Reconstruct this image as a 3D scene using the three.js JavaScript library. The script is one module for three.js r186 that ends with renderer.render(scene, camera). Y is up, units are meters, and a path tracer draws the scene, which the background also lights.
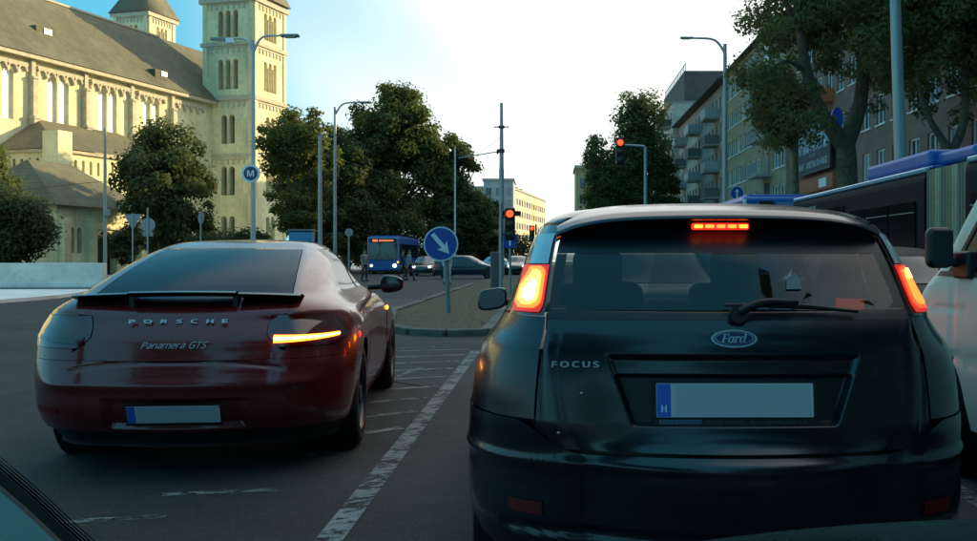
import * as THREE from 'three';
import { mergeGeometries, mergeVertices, toCreasedNormals } from 'three/addons/utils/BufferGeometryUtils.js';
import { RoundedBoxGeometry } from 'three/addons/geometries/RoundedBoxGeometry.js';
import { MarchingCubes } from 'three/addons/objects/MarchingCubes.js';
import { FontLoader } from 'three/addons/loaders/FontLoader.js';
import { TextGeometry } from 'three/addons/geometries/TextGeometry.js';

// ---------------------------------------------------------------- camera, sky, sun, exposure
const scene = new THREE.Scene();
// the lens looks straight down the street (-z); the frame is shifted because the real camera sat turned a little to one side
const camera = new THREE.PerspectiveCamera(2 * Math.atan(283 / 960) * 180 / Math.PI, 1100 / 566, 0.05, 1500);
camera.position.set(0, 1.28, 0);
camera.setViewOffset(1100, 566, 0, 25, 977, 541);
camera.updateProjectionMatrix(); camera.updateMatrixWorld();
scene.add(camera);

const SUN_AZ = 58 * Math.PI / 180, SUN_EL = 16 * Math.PI / 180;      // azimuth clockwise from the street direction
const sunDir = new THREE.Vector3(Math.sin(SUN_AZ) * Math.cos(SUN_EL), Math.sin(SUN_EL), -Math.cos(SUN_AZ) * Math.cos(SUN_EL));
{
  const W = 512, H = 256, d = new Float32Array(W * H * 4);
  const mix = (a, b, t) => a + (b - a) * t, ss = (a, b, x) => { x = Math.min(1, Math.max(0, (x - a) / (b - a))); return x * x * (3 - 2 * x); };
  for (let j = 0; j < H; j++) for (let i = 0; i < W; i++) {
    const el = ((j + .5) / H - .5) * Math.PI, th = ((i + .5) / W - .5) * 2 * Math.PI;
    const x = Math.cos(el) * Math.cos(th), y = Math.sin(el), z = Math.cos(el) * Math.sin(th);
    const ang = Math.acos(Math.min(1, Math.max(-1, x * sunDir.x + y * sunDir.y + z * sunDir.z))) * 180 / Math.PI;
    const e = Math.max(0, y);
    // blue air, paler towards the horizon, and a wide milky veil round the low sun
    const hz = Math.pow(1 - e, 6);
    let c = [mix(.075, .20, hz), mix(.39, .58, hz), mix(.59, .68, hz)];
    const wob = 3 * Math.sin(x * 9 + y * 23) * Math.sin(z * 7 - y * 11) + 1.5 * Math.sin(x * 21 - z * 17 + y * 31);
    const veil = ss(78, 57, ang + wob), core = .5 * Math.exp(-ang / 14);
    c = [mix(c[0], .86, veil), mix(c[1], .90, veil), mix(c[2], .88, veil)];
    const o = (j * W + i) * 4;
    if (el < -.02) { c = [.09, .10, .11]; }
    d[o] = c[0] + 2.2 * core * (el > -.02 ? 1 : 0); d[o + 1] = c[1] + 2.0 * core * (el > -.02 ? 1 : 0); d[o + 2] = c[2] + 1.6 * core * (el > -.02 ? 1 : 0); d[o + 3] = 1;
  }
  const t = new THREE.DataTexture(d, W, H, THREE.RGBAFormat, THREE.FloatType);
  t.mapping = THREE.EquirectangularReflectionMapping; t.magFilter = t.minFilter = THREE.LinearFilter; t.needsUpdate = true;
  scene.background = t; scene.environment = t;
}
const sun = new THREE.DirectionalLight(new THREE.Color().setRGB(1, .80, .42), 5.0);
sun.position.copy(sunDir).multiplyScalar(300); sun.target.position.set(0, 0, -60); sun.position.add(sun.target.position);
sun.castShadow = true; sun.shadow.mapSize.set(4096, 4096);
Object.assign(sun.shadow.camera, { left: -140, right: 140, top: 90, bottom: -60, near: 1, far: 700 });
scene.add(sun, sun.target);
const renderer = new THREE.WebGLRenderer({ antialias: true });
renderer.toneMapping = THREE.LinearToneMapping;
renderer.toneMappingExposure = 1.42;
renderer.shadowMap.enabled = true;

// ---------------------------------------------------------------- helpers
function rng(seed) { let a = seed >>> 0; return () => { a = (a + 0x6D2B79F5) | 0; let t = Math.imul(a ^ (a >>> 15), 1 | a); t = (t + Math.imul(t ^ (t >>> 7), 61 | t)) ^ t; return ((t ^ (t >>> 14)) >>> 0) / 4294967296; }; }
const V = (x, y, z) => new THREE.Vector3(x, y, z);
const lerp = (a, b, t) => a + (b - a) * t, clamp = (x, a = 0, b = 1) => Math.min(b, Math.max(a, x));
const sstep = (a, b, x) => { x = clamp((x - a) / (b - a)); return x * x * (3 - 2 * x); };
function curve(pts) {                     // smooth monotone-ish interpolation through [x, y] pairs
  return (x) => {
    if (x <= pts[0][0]) return pts[0][1];
    for (let i = 1; i < pts.length; i++) if (x <= pts[i][0]) {
      const [x0, y0] = pts[i - 1], [x1, y1] = pts[i], h = x1 - x0, t = (x - x0) / h;
      const sl = (k) => { const a = pts[Math.max(0, k - 1)], b = pts[Math.min(pts.length - 1, k + 1)]; return (b[1] - a[1]) / (b[0] - a[0]); };
      let m0 = sl(i - 1), m1 = sl(i); const d = (y1 - y0) / h;
      if (d === 0) { m0 = m1 = 0; } else { m0 = clamp(m0 / d, 0, 3) * d; m1 = clamp(m1 / d, 0, 3) * d; }
      const t2 = t * t, t3 = t2 * t;
      return y0 * (2 * t3 - 3 * t2 + 1) + h * m0 * (t3 - 2 * t2 + t) + y1 * (3 * t2 - 2 * t3) + h * m1 * (t3 - t2);
    }
    return pts[pts.length - 1][1];
  };
}
const taken = {};
function numbered(n) { const k = taken[n] = (taken[n] ?? -1) + 1; return k ? n + '_' + String(k).padStart(3, '0') : n; }
function obj(name, geo, m, parent) {       // one part: a named mesh under its thing
  if (Array.isArray(geo)) geo = merge(geo);
  const o = new THREE.Mesh(geo, m); o.name = parent ? name : numbered(name); o.castShadow = o.receiveShadow = true;
  (parent || scene).add(o); return o;
}
function tag(o, label, category, group, kind) { o.userData.label = label; o.userData.category = category; if (group) o.userData.group = group; if (kind) o.userData.kind = kind; return o; }
function thing(name, label, category, x = 0, y = 0, z = 0, turn = 0, group) {
  const o = new THREE.Group(); o.name = numbered(name); o.position.set(x, y, z); o.rotation.y = turn; scene.add(o); return tag(o, label, category, group);
}
function structure(name, geo, m, label) { const o = obj(name, geo, m); o.userData.kind = 'structure'; if (label) { o.userData.label = label; o.userData.category = name.replace(/_/g, ' ').split(' ').pop(); } return o; }
function merge(list) {
  list = list.map((g) => { g = g.index ? g.toNonIndexed() : g.clone(); for (const k of Object.keys(g.attributes)) if (!['position', 'normal', 'uv'].includes(k)) g.deleteAttribute(k); if (!g.attributes.uv) g.setAttribute('uv', new THREE.BufferAttribute(new Float32Array(g.attributes.position.count * 2), 2)); return g; });
  return mergeGeometries(list);
}
function bx(w, h, d, x = 0, y = 0, z = 0, ry = 0) { const g = new THREE.BoxGeometry(w, h, d); if (ry) g.rotateY(ry); return g.translate(x, y, z); }
function rbx(w, h, d, r, x = 0, y = 0, z = 0, seg = 2) { return new RoundedBoxGeometry(w, h, d, seg, r).translate(x, y, z); }
function cyl(r0, r1, h, x = 0, y = 0, z = 0, n = 14, axis = 'y') { const g = new THREE.CylinderGeometry(r1, r0, h, n); if (axis === 'x') g.rotateZ(Math.PI / 2); if (axis === 'z') g.rotateX(Math.PI / 2); return g.translate(x, y, z); }
function rod(a, b, r0, r1 = r0, n = 10) {
  const d = b.clone().sub(a), g = new THREE.CylinderGeometry(r1, r0, d.length(), n);
  g.applyQuaternion(new THREE.Quaternion().setFromUnitVectors(V(0, 1, 0), d.clone().normalize())); const c = a.clone().add(b).multiplyScalar(.5); return g.translate(c.x, c.y, c.z);
}
function limb(pts, radii, n = 9) {         // tapered bent tube through points
  const c = new THREE.CatmullRomCurve3(pts), m = (pts.length - 1) * 5, fr = c.computeFrenetFrames(m), pos = [], idx = [], uv = [];
  for (let i = 0; i <= m; i++) {
    const t = i / m, p = c.getPoint(t), f = t * (radii.length - 1), k = Math.min(radii.length - 2, Math.floor(f)), r = lerp(radii[k], radii[k + 1], f - k);
    for (let j = 0; j <= n; j++) { const a = j / n * 2 * Math.PI, q = p.clone().addScaledVector(fr.normals[i], Math.cos(a) * r).addScaledVector(fr.binormals[i], Math.sin(a) * r); pos.push(q.x, q.y, q.z); uv.push(j / n, t * 4); }
  }
  for (let i = 0; i < m; i++) for (let j = 0; j < n; j++) { const a = i * (n + 1) + j, b = a + n + 1; idx.push(a, a + 1, b, b, a + 1, b + 1); }
  const g = new THREE.BufferGeometry(); g.setAttribute('position', new THREE.Float32BufferAttribute(pos, 3)); g.setAttribute('uv', new THREE.Float32BufferAttribute(uv, 2)); g.setIndex(idx); g.computeVertexNormals(); return g;
}
function grid(nu, nv, fn, flip) {          // fn(u, v) -> Vector3 ; indexed smooth sheet
  const pos = [], uv = [], idx = [];
  for (let j = 0; j <= nv; j++) for (let i = 0; i <= nu; i++) { const p = fn(i / nu, j / nv); pos.push(p.x, p.y, p.z); uv.push(i / nu, j / nv); }
  for (let j = 0; j < nv; j++) for (let i = 0; i < nu; i++) { const a = j * (nu + 1) + i, b = a + nu + 1; if (flip) idx.push(a, b, a + 1, b, b + 1, a + 1); else idx.push(a, a + 1, b, b, a + 1, b + 1); }
  const g = new THREE.BufferGeometry(); g.setAttribute('position', new THREE.Float32BufferAttribute(pos, 3)); g.setAttribute('uv', new THREE.Float32BufferAttribute(uv, 2)); g.setIndex(idx); g.computeVertexNormals(); return g;
}
function wuv(g, s = 1) {                   // uv in metres, by the way each face points
  g = g.index ? g.toNonIndexed() : g; const p = g.attributes.position, n = g.attributes.normal, uv = new Float32Array(p.count * 2);
  for (let i = 0; i < p.count; i++) {
    const ax = Math.abs(n.getX(i)), ay = Math.abs(n.getY(i)), az = Math.abs(n.getZ(i));
    if (ay >= ax && ay >= az) { uv[2 * i] = p.getX(i) * s; uv[2 * i + 1] = p.getZ(i) * s; } else if (ax >= az) { uv[2 * i] = p.getZ(i) * s; uv[2 * i + 1] = p.getY(i) * s; } else { uv[2 * i] = p.getX(i) * s; uv[2 * i + 1] = p.getY(i) * s; }
  }
  g.setAttribute('uv', new THREE.BufferAttribute(uv, 2)); return g;
}
function poly(pts, y) { const s = new THREE.Shape(pts.map(([x, d]) => new THREE.Vector2(x, d))); const g = new THREE.ShapeGeometry(s); g.rotateX(-Math.PI / 2); return wuv(g.translate(0, y, 0)); }   // [x, distance ahead] outline laid flat
function slab(pts, y, h) { const s = new THREE.Shape(pts.map(([x, d]) => new THREE.Vector2(x, d))); const g = new THREE.ExtrudeGeometry(s, { depth: h, bevelEnabled: false }); g.rotateX(-Math.PI / 2); return wuv(g.translate(0, y, 0)); }
// value noise textures that tile
function noiseTex(size, seed, octaves, fn, srgb = true) {
  const r = rng(seed), base = 64, lat = Array.from({ length: base * base }, () => r());
  const n = (x, y, f) => { x *= f; y *= f; const xi = Math.floor(x), yi = Math.floor(y), fx = x - xi, fy = y - yi, u = fx * fx * (3 - 2 * fx), v = fy * fy * (3 - 2 * fy), L = (a, b) => lat[((b % f + f) % f % base) * base + ((a % f + f) % f % base)]; return lerp(lerp(L(xi, yi), L(xi + 1, yi), u), lerp(L(xi, yi + 1), L(xi + 1, yi + 1), u), v); };
  const d = new Uint8Array(size * size * 4), rr = rng(seed + 9);
  for (let j = 0; j < size; j++) for (let i = 0; i < size; i++) {
    const x = i / size, y = j / size; let s = 0, w = 0; octaves.forEach(([f, a]) => { s += a * n(x, y, f); w += a; });
    const c = fn(s / w, rr(), x, y), o = (j * size + i) * 4; d[o] = clamp(c[0]) * 255; d[o + 1] = clamp(c[1]) * 255; d[o + 2] = clamp(c[2]) * 255; d[o + 3] = 255;
  }
  const t = new THREE.DataTexture(d, size, size); t.wrapS = t.wrapT = THREE.RepeatWrapping; t.magFilter = THREE.LinearFilter; t.minFilter = THREE.LinearMipmapLinearFilter; t.generateMipmaps = true; if (srgb) t.colorSpace = THREE.SRGBColorSpace; t.needsUpdate = true; return t;
}
const rep = (t, x, y = x) => { const c = t.clone(); c.repeat.set(x, y); c.needsUpdate = true; return c; };
const mat = (r, g, b, rough = .8, extra = {}) => { const m = new THREE.MeshPhysicalMaterial({ roughness: rough, ...extra }); m.color.setRGB(r, g, b); return m; };
const glow = (r, g, b, base = [.1, .02, .01]) => { const m = mat(...base, .3); m.emissive.setRGB(r, g, b); m.emissiveIntensity = 1; return m; };
function canvasTex(w, h, draw) { const c = document.createElement('canvas'); c.width = w; c.height = h; draw(c.getContext('2d'), w, h); const t = new THREE.CanvasTexture(c); t.colorSpace = THREE.SRGBColorSpace; return t; }
const fonts = { bold: await new FontLoader().loadAsync('fonts/droid/droid_sans_bold.typeface.json'), reg: await new FontLoader().loadAsync('fonts/droid/droid_sans_regular.typeface.json'), serif: await new FontLoader().loadAsync('fonts/droid/droid_serif_bold.typeface.json') };
function letters(text, width, height, depth, { font = 'bold', shear = 0, gap = 0 } = {}) {       // raised lettering, centred on the origin, facing +z
  let x = 0; const list = [];
  for (const ch of text) { if (ch === ' ') { x += .45 + gap; continue; } const g = new TextGeometry(ch, { font: fonts[font], size: 1, depth: 1, curveSegments: 4, bevelEnabled: false }); g.computeBoundingBox(); const b = g.boundingBox; g.translate(x - b.min.x, 0, 0); x += b.max.x - b.min.x + .12 + gap; list.push(g); }
  const g = merge(list); g.computeBoundingBox(); const b = g.boundingBox;
  g.translate(-(b.min.x + b.max.x) / 2, -(b.min.y + b.max.y) / 2, 0); g.scale(width / (b.max.x - b.min.x), height / (b.max.y - b.min.y), depth);
  if (shear) g.applyMatrix4(new THREE.Matrix4().makeShear(0, 0, shear, 0, 0, 0));
  g.computeVertexNormals(); return g;
}

// ---------------------------------------------------------------- materials
const asphaltT = noiseTex(512, 3, [[4, 1], [9, .8], [32, .6], [64, .5]], (s, r) => { const v = .136 + (s - .5) * .15 + (r - .5) * .09 + (r > .985 ? .12 : 0); return [v, v * 1.02, v * 1.03]; });
const asphaltB = noiseTex(512, 4, [[64, 1], [32, .5]], (s, r) => { const v = .4 * s + .6 * r; return [v, v, v]; }, false);
const grainT = noiseTex(256, 7, [[4, 1], [11, .8], [29, .6], [64, .5]], (s, r) => { const v = .92 + (s - .5) * .26 + (r - .5) * .06; return [v, v, v]; });
const stoneT = noiseTex(512, 8, [[3, 1], [7, .8], [19, .6], [61, .6]], (s, r, x, y) => { const row = Math.floor(y * 16), v = .93 + (s - .5) * .22 + (r - .5) * .05 - .10 * Math.max(0, Math.sin(x * 37 + 2 * Math.sin(x * 91)) * Math.sin(y * 5 + x * 11) - .35) + .04 * Math.sin(row * 12.9 + Math.floor(x * 8 + (row % 2) * .5) * 7.7); return [v, v * .985, v * .95]; });
const roofT = noiseTex(512, 12, [[5, 1], [17, .7], [64, .8]], (s, r, x, y) => { const v = .82 + (s - .5) * .34 + (r - .5) * .1 - ((y * 32 % 1) < .16 ? .12 : 0); return [v, v, v]; });
const barkT = noiseTex(256, 15, [[5, 1], [13, .8], [40, .7]], (s, r) => { const v = .8 + (s - .5) * .7 + (r - .5) * .1; return [v, v * .96, v * .9]; });
const smearT = noiseTex(512, 21, [[3, 1], [8, .7], [30, .5]], (s, r) => { const v = .75 + (s - .5) * .7 + (r - .5) * .12; return [v, v, v]; }, false);
const M = {
  road: mat(1, 1, 1, .82, { map: rep(asphaltT, .22), bumpMap: rep(asphaltB, .9), bumpScale: .006 }),
  pave: mat(.85, .82, .78, .9, { map: rep(grainT, .3) }), dirt: mat(.105, .082, .042, 1, { map: rep(grainT, .35) }),
  kerb: mat(.15, .14, .115, .85, { map: rep(grainT, .7) }), paint: mat(.24, .25, .25, .8, { map: rep(grainT, .8) }),
  stone: mat(.86, .80, .52, .9, { map: rep(stoneT, .12) }), stoneTrim: mat(.60, .54, .39, .9, { map: rep(grainT, .4) }),
  slate: mat(.20, .178, .105, .85, { map: rep(roofT, .12) }),
  lancet: mat(.8, .82, .76, .35), darkGlass: mat(.02, .025, .03, .08, { clearcoat: .3 }),
  metalGrey: mat(.30, .33, .34, .5, { metalness: .6, map: rep(grainT, 1.5) }), metalDark: mat(.03, .033, .035, .5), galv: mat(.42, .45, .45, .45, { metalness: .5, map: rep(grainT, 1) }),
  white: mat(.78, .76, .68, .7, { map: rep(grainT, .3) }), black: mat(.008, .008, .009, .45), rubber: mat(.012, .012, .013, .85), blackGloss: mat(.006, .007, .009, .12, { clearcoat: .5, clearcoatRoughness: .05 }),
  chrome: mat(.42, .43, .45, .33, { metalness: 1 }), rim: mat(.10, .10, .11, .35, { metalness: .9 }),
  bark: mat(.17, .145, .10, .95, { map: rep(barkT, 2, 1), bumpMap: rep(barkT, 2, 1), bumpScale: .03 }), barkPale: mat(.30, .31, .22, .9, { map: rep(barkT, 2, 1) }),
  signBlue: mat(.012, .07, .34, .35), signWhite: mat(.75, .76, .76, .4), signBack: mat(.30, .31, .31, .6, { metalness: .2 }),
  redLamp: glow(2.8, .13, .03), redDim: glow(.35, .02, .012), redLens: mat(.25, .008, .008, .15, { clearcoat: 1 }), headLamp: glow(3.2, 3.1, 2.6, [.6, .6, .6]), amberLamp: glow(3.2, .95, .08, [.3, .1, .01]),
};
// ---------------------------------------------------------------- ground, roads, kerbs, markings
structure('ground', poly([[-400, -200], [400, -200], [400, 600], [-400, 600]], -.03), M.pave);
structure('road', poly([[-27, -70], [9.8, -70], [9.8, 330], [-6, 330], [-30, 62], [-27, 38]], 0), M.road);
structure('cross_road', poly([[-120, 40], [-26, 40], [-26, 62], [-120, 62]], -.004), M.road);
structure('pavement_right', slab([[9.8, -70], [17.2, -70], [17.2, 330], [9.8, 330]], -.02, .14), M.pave);
structure('pavement_left', slab([[-60, -70], [-16, -70], [-15.5, 30], [-17, 37.5], [-60, 39.5]], -.02, .13), M.pave);
structure('churchyard', slab([[-120, 62.5], [-27, 62.5], [-13, 112], [-13, 300], [-120, 300]], -.02, .14), M.pave);
{ // traffic island with kerb stones
  const out = [[-1.05, 15.9], [-1.05, 58], [-3.6, 58], [-3.6, 22], [-2.9, 17.2], [-2.3, 16.0], [-1.7, 15.7]];
  const isl = structure('traffic_island', slab(out, 0, .065), M.dirt);
  const stones = [new RoundedBoxGeometry(.98, .17, .2, 1, .025), new RoundedBoxGeometry(.96, .165, .21, 1, .03)].map((g) => wuv(g)), r = rng(5);
  const mats = [M.kerb, mat(.12, .11, .09, .9, { map: rep(grainT, .7) }), mat(.18, .165, .135, .9, { map: rep(grainT, .9) })];
  let k = 0;
  for (let e = 0; e < out.length; e++) {
    const [x0, d0] = out[e], [x1, d1] = out[(e + 1) % out.length], L = Math.hypot(x1 - x0, d1 - d0), n = Math.max(1, Math.round(L / 1)), a = Math.atan2(d1 - d0, x1 - x0);
    if (d0 === 58 && d1 === 58) continue;
    for (let i = 0; i < n; i++) {
      const t = (i + .5) / n; if (lerp(d0, d1, t) > 45) continue;
      const s = obj('kerb_stone', stones[k % 2], mats[(r() * 3) | 0], isl); s.scale.x = L / n / 1.0; s.position.set(lerp(x0, x1, t), .032 + (r() - .5) * .016, -lerp(d0, d1, t)); s.rotation.y = a + (r() - .5) * .012; k++;
    }
  }
}
{ // weeds and leaf litter on the island's worn earth
  const r = rng(31), pos = [], idx = []; let v = 0;
  for (let i = 0; i < 1500; i++) {
    const x = -1.2 - r() * 2.1, d = 16.6 + Math.pow(r(), 1.5) * 30; if (r() > .75 + .25 * Math.sin(x * 5) * Math.sin(d * 3)) continue;
    const a = r() * 6.28, l = .015 + r() * .035, h = r() < .5 ? .006 : .015 + r() * .04, ca = Math.cos(a) * l, sa = Math.sin(a) * l;
    pos.push(x, .066, -d, x + ca * .4, .066, -d + sa * .4, x + ca, .066 + h, -d + sa); idx.push(v, v + 1, v + 2); v += 3;
  }
  const g = new THREE.BufferGeometry(); g.setAttribute('position', new THREE.Float32BufferAttribute(pos, 3)); g.setIndex(idx); g.computeVertexNormals();
  const o = obj('weeds', g, mat(.095, .095, .04, .95)); tag(o, 'dry weeds and litter scattered on the traffic island earth', 'weeds', null, 'stuff');
}
{ // worn painted lines: ragged strips built of short pieces with chipped ends
  const wear = (seed, th, soft) => { const t = noiseTex(512, seed, [[7, .45], [29, .8], [64, 1]], (q, r) => { const v = clamp((q * .72 + r * .28 - th) / soft + .5); return [v, v, v]; }, false); return t; };
  const wearT = wear(91, .47, .05), wearT2 = wear(92, .56, .06);
  function worn(pts, w, keep, name) {        // strip along pts [x, d]; the wear pattern eats holes and ragged edges into the paint
    const pos = [], uv = [], idx = []; let L = 0, v = 0;
    pts.forEach(([x, d], e) => { const a = pts[Math.max(0, e - 1)], b = pts[Math.min(pts.length - 1, e + 1)], l = Math.hypot(b[0] - a[0], b[1] - a[1]), nx = -(b[1] - a[1]) / l, nd = (b[0] - a[0]) / l; if (e) L += Math.hypot(x - a[0], d - a[1]); for (const s of [-.5, .5]) { pos.push(x + nx * w * s, .004, -(d + nd * w * s)); uv.push(L * .6 + x, (s + .5) * w * .6 + d * .37); } if (e) { idx.push(v - 2, v, v - 1, v - 1, v, v + 1); } v += 2; });
    const g = new THREE.BufferGeometry(); g.setAttribute('position', new THREE.Float32BufferAttribute(pos, 3)); g.setAttribute('uv', new THREE.Float32BufferAttribute(uv, 2)); g.setIndex(idx); g.computeVertexNormals();
    const n = g.attributes.normal; for (let i = 0; i < n.count; i++) n.setXYZ(i, 0, 1, 0);
    const m = M.paint.clone(); m.alphaMap = keep > .6 ? wearT : wearT2; m.alphaTest = .5; m.side = THREE.DoubleSide; return structure(name, g, m);
  }
  worn([[-1.0, 3.6], [-1.02, 13.2]], .13, .74, 'lane_line');
  worn([[2.25, 2], [2.25, 30]], .12, .7, 'lane_line');
  for (let i = 0; i < 9; i++) { const d = 6.9 + i * .78; worn([[-1.12, d + .32], [-1.12 - .35 - i * .1, d], [-1.12 - .75 - i * .17, d + .1]], .10, .65, 'hatch_line'); }
  worn([[-1.1, 13.9], [-2.9, 13.4]], .12, .5, 'hatch_line');
  worn([[-2.0, 8.4], [-1.5, 11.2]], .07, .35, 'hatch_line');
  for (const [x, d, l] of [[-1.5, 5.3, .6], [-1.35, 6.3, .35], [-1.9, 4.75, .55], [-1.6, 12.4, 1.0], [-2.3, 11.6, .7]]) worn([[x, d], [x - l, d - .12]], .07, .28, 'hatch_line');
}
{ // repaired strips and tar-filled cracks
  const pm = mat(.8, .8, .82, .75, { map: rep(asphaltT, .4), bumpMap: rep(asphaltB, 1.3), bumpScale: .004 }), tar = mat(.02, .02, .021, 1, { side: THREE.DoubleSide, specularIntensity: .1 }), r = rng(55);
  for (const p of [[[-9.5, 6], [-5.2, 6.3], [-5.0, 9.6], [-9.4, 9.2]], [[-12, 14], [-7, 14.6], [-6.8, 17.2], [-12, 16.4]], [[-5.5, 22], [-3.9, 22], [-3.9, 30], [-5.4, 30]]]) structure('asphalt_patch', poly(p, .002), pm);
  for (const [x0, d0, x1, d1] of [[-3.6, 4.6, -7.8, 7.4], [-1.3, 9.5, -3.9, 13], [-8, 10, -14, 12], [-6, 12, -7.5, 22]]) { const pts = []; for (let i = 0; i <= 10; i++) pts.push([lerp(x0, x1, i / 10) + (r() - .5) * .22, lerp(d0, d1, i / 10) + (r() - .5) * .22]); const L = pts.map(([x, d], i) => [x - .012 - r() * .008, d - .006]), R2 = pts.map(([x, d]) => [x + .012 + r() * .008, d + .006]).reverse(); structure('tar_seam', poly([...L, ...R2], .003), tar); }
}
// ---------------------------------------------------------------- street buildings
// a wall sheet with window holes, front face at z = 0 looking to +z, thickness t behind it
function wallSheet(outline, holes, t) {
  const s = new THREE.Shape(outline.map(([x, y]) => new THREE.Vector2(x, y)));
  for (const h of holes) { const p = new THREE.Path(); if (h.arch) { p.moveTo(h.x - h.w / 2, h.y); p.lineTo(h.x - h.w / 2, h.y + h.h - h.w / 2); p.absarc(h.x, h.y + h.h - h.w / 2, h.w / 2, Math.PI, 0, true); p.lineTo(h.x + h.w / 2, h.y); p.closePath(); } else { p.moveTo(h.x - h.w / 2, h.y); p.lineTo(h.x - h.w / 2, h.y + h.h); p.lineTo(h.x + h.w / 2, h.y + h.h); p.lineTo(h.x + h.w / 2, h.y); p.closePath(); } s.holes.push(p); }
  return wuv(new THREE.ExtrudeGeometry(s, { depth: t, bevelEnabled: false, curveSegments: 5 }).translate(0, 0, -t));
}
const winCache = {};
function windowGeo(w, h, lights) {
  const k = [w, h, lights].join(); if (winCache[k]) return winCache[k];
  const b = .09, f = [bx(w, b, .08, 0, b / 2, 0), bx(w, b, .08, 0, h - b / 2, 0), bx(b, h - 2 * b, .08, -w / 2 + b / 2, h / 2, 0), bx(b, h - 2 * b, .08, w / 2 - b / 2, h / 2, 0)];
  for (let i = 1; i < lights; i++) f.push(bx(.07, h - 2 * b, .07, -w / 2 + w * i / lights, h / 2, 0));
  return winCache[k] = { frame: merge(f), pane: new THREE.PlaneGeometry(w - .02, h - .02).translate(0, h / 2, -.015), sill: bx(w + .2, .07, .22, 0, -.04, .1) };
}
const paneMats = [mat(.03, .04, .045, .06), mat(.10, .12, .13, .12), mat(.22, .24, .24, .3), mat(.05, .06, .06, .08)];
function addWindow(root, x, y, z, w, h, lights, fm, k, turn = 0) {
  const G = windowGeo(w, h, lights), f = obj('window', G.frame, fm, root); f.position.set(x, y, z - .14); f.rotation.y = turn;
  obj('pane', G.pane, paneMats[k % 4], f); obj('sill', G.sill, fm, f);
}
function balcony(root, x, y, w, dpt, slabM, railM, solid) {
  const b = obj('balcony', wuv(bx(w, .16, dpt, x, y, dpt / 2)), slabM, root);
  if (solid) { obj('balcony_panel', merge([bx(w, .85, .06, x, y + .56, dpt - .04), bx(.06, .85, dpt - .1, x - w / 2 + .04, y + .56, dpt / 2 - .02), bx(.06, .85, dpt - .1, x + w / 2 - .04, y + .56, dpt / 2 - .02)]), railM, b); }
  else { const g = [bx(w, .06, .06, x, y + 1.0, dpt - .04), bx(w, .05, .05, x, y + .2, dpt - .04), bx(.05, .05, dpt, x - w / 2 + .04, y + 1, dpt / 2), bx(.05, .05, dpt, x + w / 2 - .04, y + 1, dpt / 2)]; const n = Math.round(w / .16); for (let i = 0; i <= n; i++) g.push(bx(.03, .8, .03, x - w / 2 + .05 + i * (w - .1) / n, y + .6, dpt - .04)); obj('railing', g, railM, b); }
}
// facade along the street, facing -x: local x runs towards the camera, local z points at the street
function streetBuilding(o) {
  const { name, label, X, d0, d1, H, wallM, floors, y0, pitch, ww, wh, frameM, bay, lights = 2, depth = 13, roofM, rise = 3.5, roofEdge = .5 } = o, L = d1 - d0;
  const g = thing(name, label, 'building', X, 0, -d1, -Math.PI / 2, 'houses along the street');   // local +x -> towards camera
  const n = Math.floor(L / bay), holes = [];
  for (let f = 0; f < floors; f++) for (let i = 0; i < n; i++) { const x = (i + .5) * L / n; if (o.skip && o.skip(f, i, x)) continue; holes.push({ x, y: y0 + f * pitch, w: ww, h: wh }); }
  obj('wall', wallSheet([[0, 0], [L, 0], [L, H], [0, H]], holes, .35), wallM, g);
  obj('side_wall', merge([wuv(bx(.3, H, depth - .36, .15, H / 2, -depth / 2 - .18)), wuv(bx(.3, H, depth - .36, L - .15, H / 2, -depth / 2 - .18)), wuv(bx(L - .6, H, .3, L / 2, H / 2, -depth + .15))]), wallM, g);
  holes.forEach((h, k) => addWindow(g, h.x, h.y, 0, ww, wh, lights, frameM, (k * 7 + (k >> 2)) % 4));
  const s = new THREE.Shape([[roofEdge, H], [-depth / 2, H + rise], [-depth - .2, H], [-depth - .2, H - .15], [roofEdge, H - .15]].map(([x, y]) => new THREE.Vector2(x, y)));
  const rg = new THREE.ExtrudeGeometry(s, { depth: L + .1, bevelEnabled: false }); rg.rotateY(-Math.PI / 2); rg.translate(L + .05, .155, 0); obj('roof', wuv(rg), roofM, g);
  if (o.extra) o.extra(g, L, n, holes);
  return g;
}
const plasterOlive = mat(.31, .285, .175, .9, { map: rep(grainT, .18) }), plasterRed = mat(.24, .15, .12, .9, { map: rep(grainT, .2) }), plasterGrey = mat(.36, .36, .32, .9, { map: rep(grainT, .18) }), plasterPale = mat(.55, .54, .46, .9, { map: rep(grainT, .15) });
const tileRoof = mat(.12, .085, .065, .9, { map: rep(roofT, .2) }), frameWhite = mat(.68, .70, .68, .6), frameGrey = mat(.3, .32, .32, .6), slabGrey = mat(.33, .33, .31, .9, { map: rep(grainT, .3) });
streetBuilding({ name: 'apartment_house', label: 'olive yellow apartment house with ribbon windows and open balconies', X: 17.2, d0: 70, d1: 93, H: 19, wallM: plasterOlive, floors: 6, y0: 2.6, pitch: 2.75, ww: 1.75, wh: 1.45, frameM: frameWhite, bay: 2.05, lights: 2, roofM: tileRoof, rise: 3,
  skip: (f, i) => i >= 7 && i <= 8,
  extra: (g, L) => { for (let f = 0; f < 6; f++) { balcony(g, L * .74, 2.2 + f * 2.75, 3.4, 1.3, slabGrey, frameGrey, false); const dr = obj('balcony_door', bx(1.6, 2.1, .1, L * .74, 3.4 + f * 2.75, .03), paneMats[f % 3], g); dr.userData = {}; } } });
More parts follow.
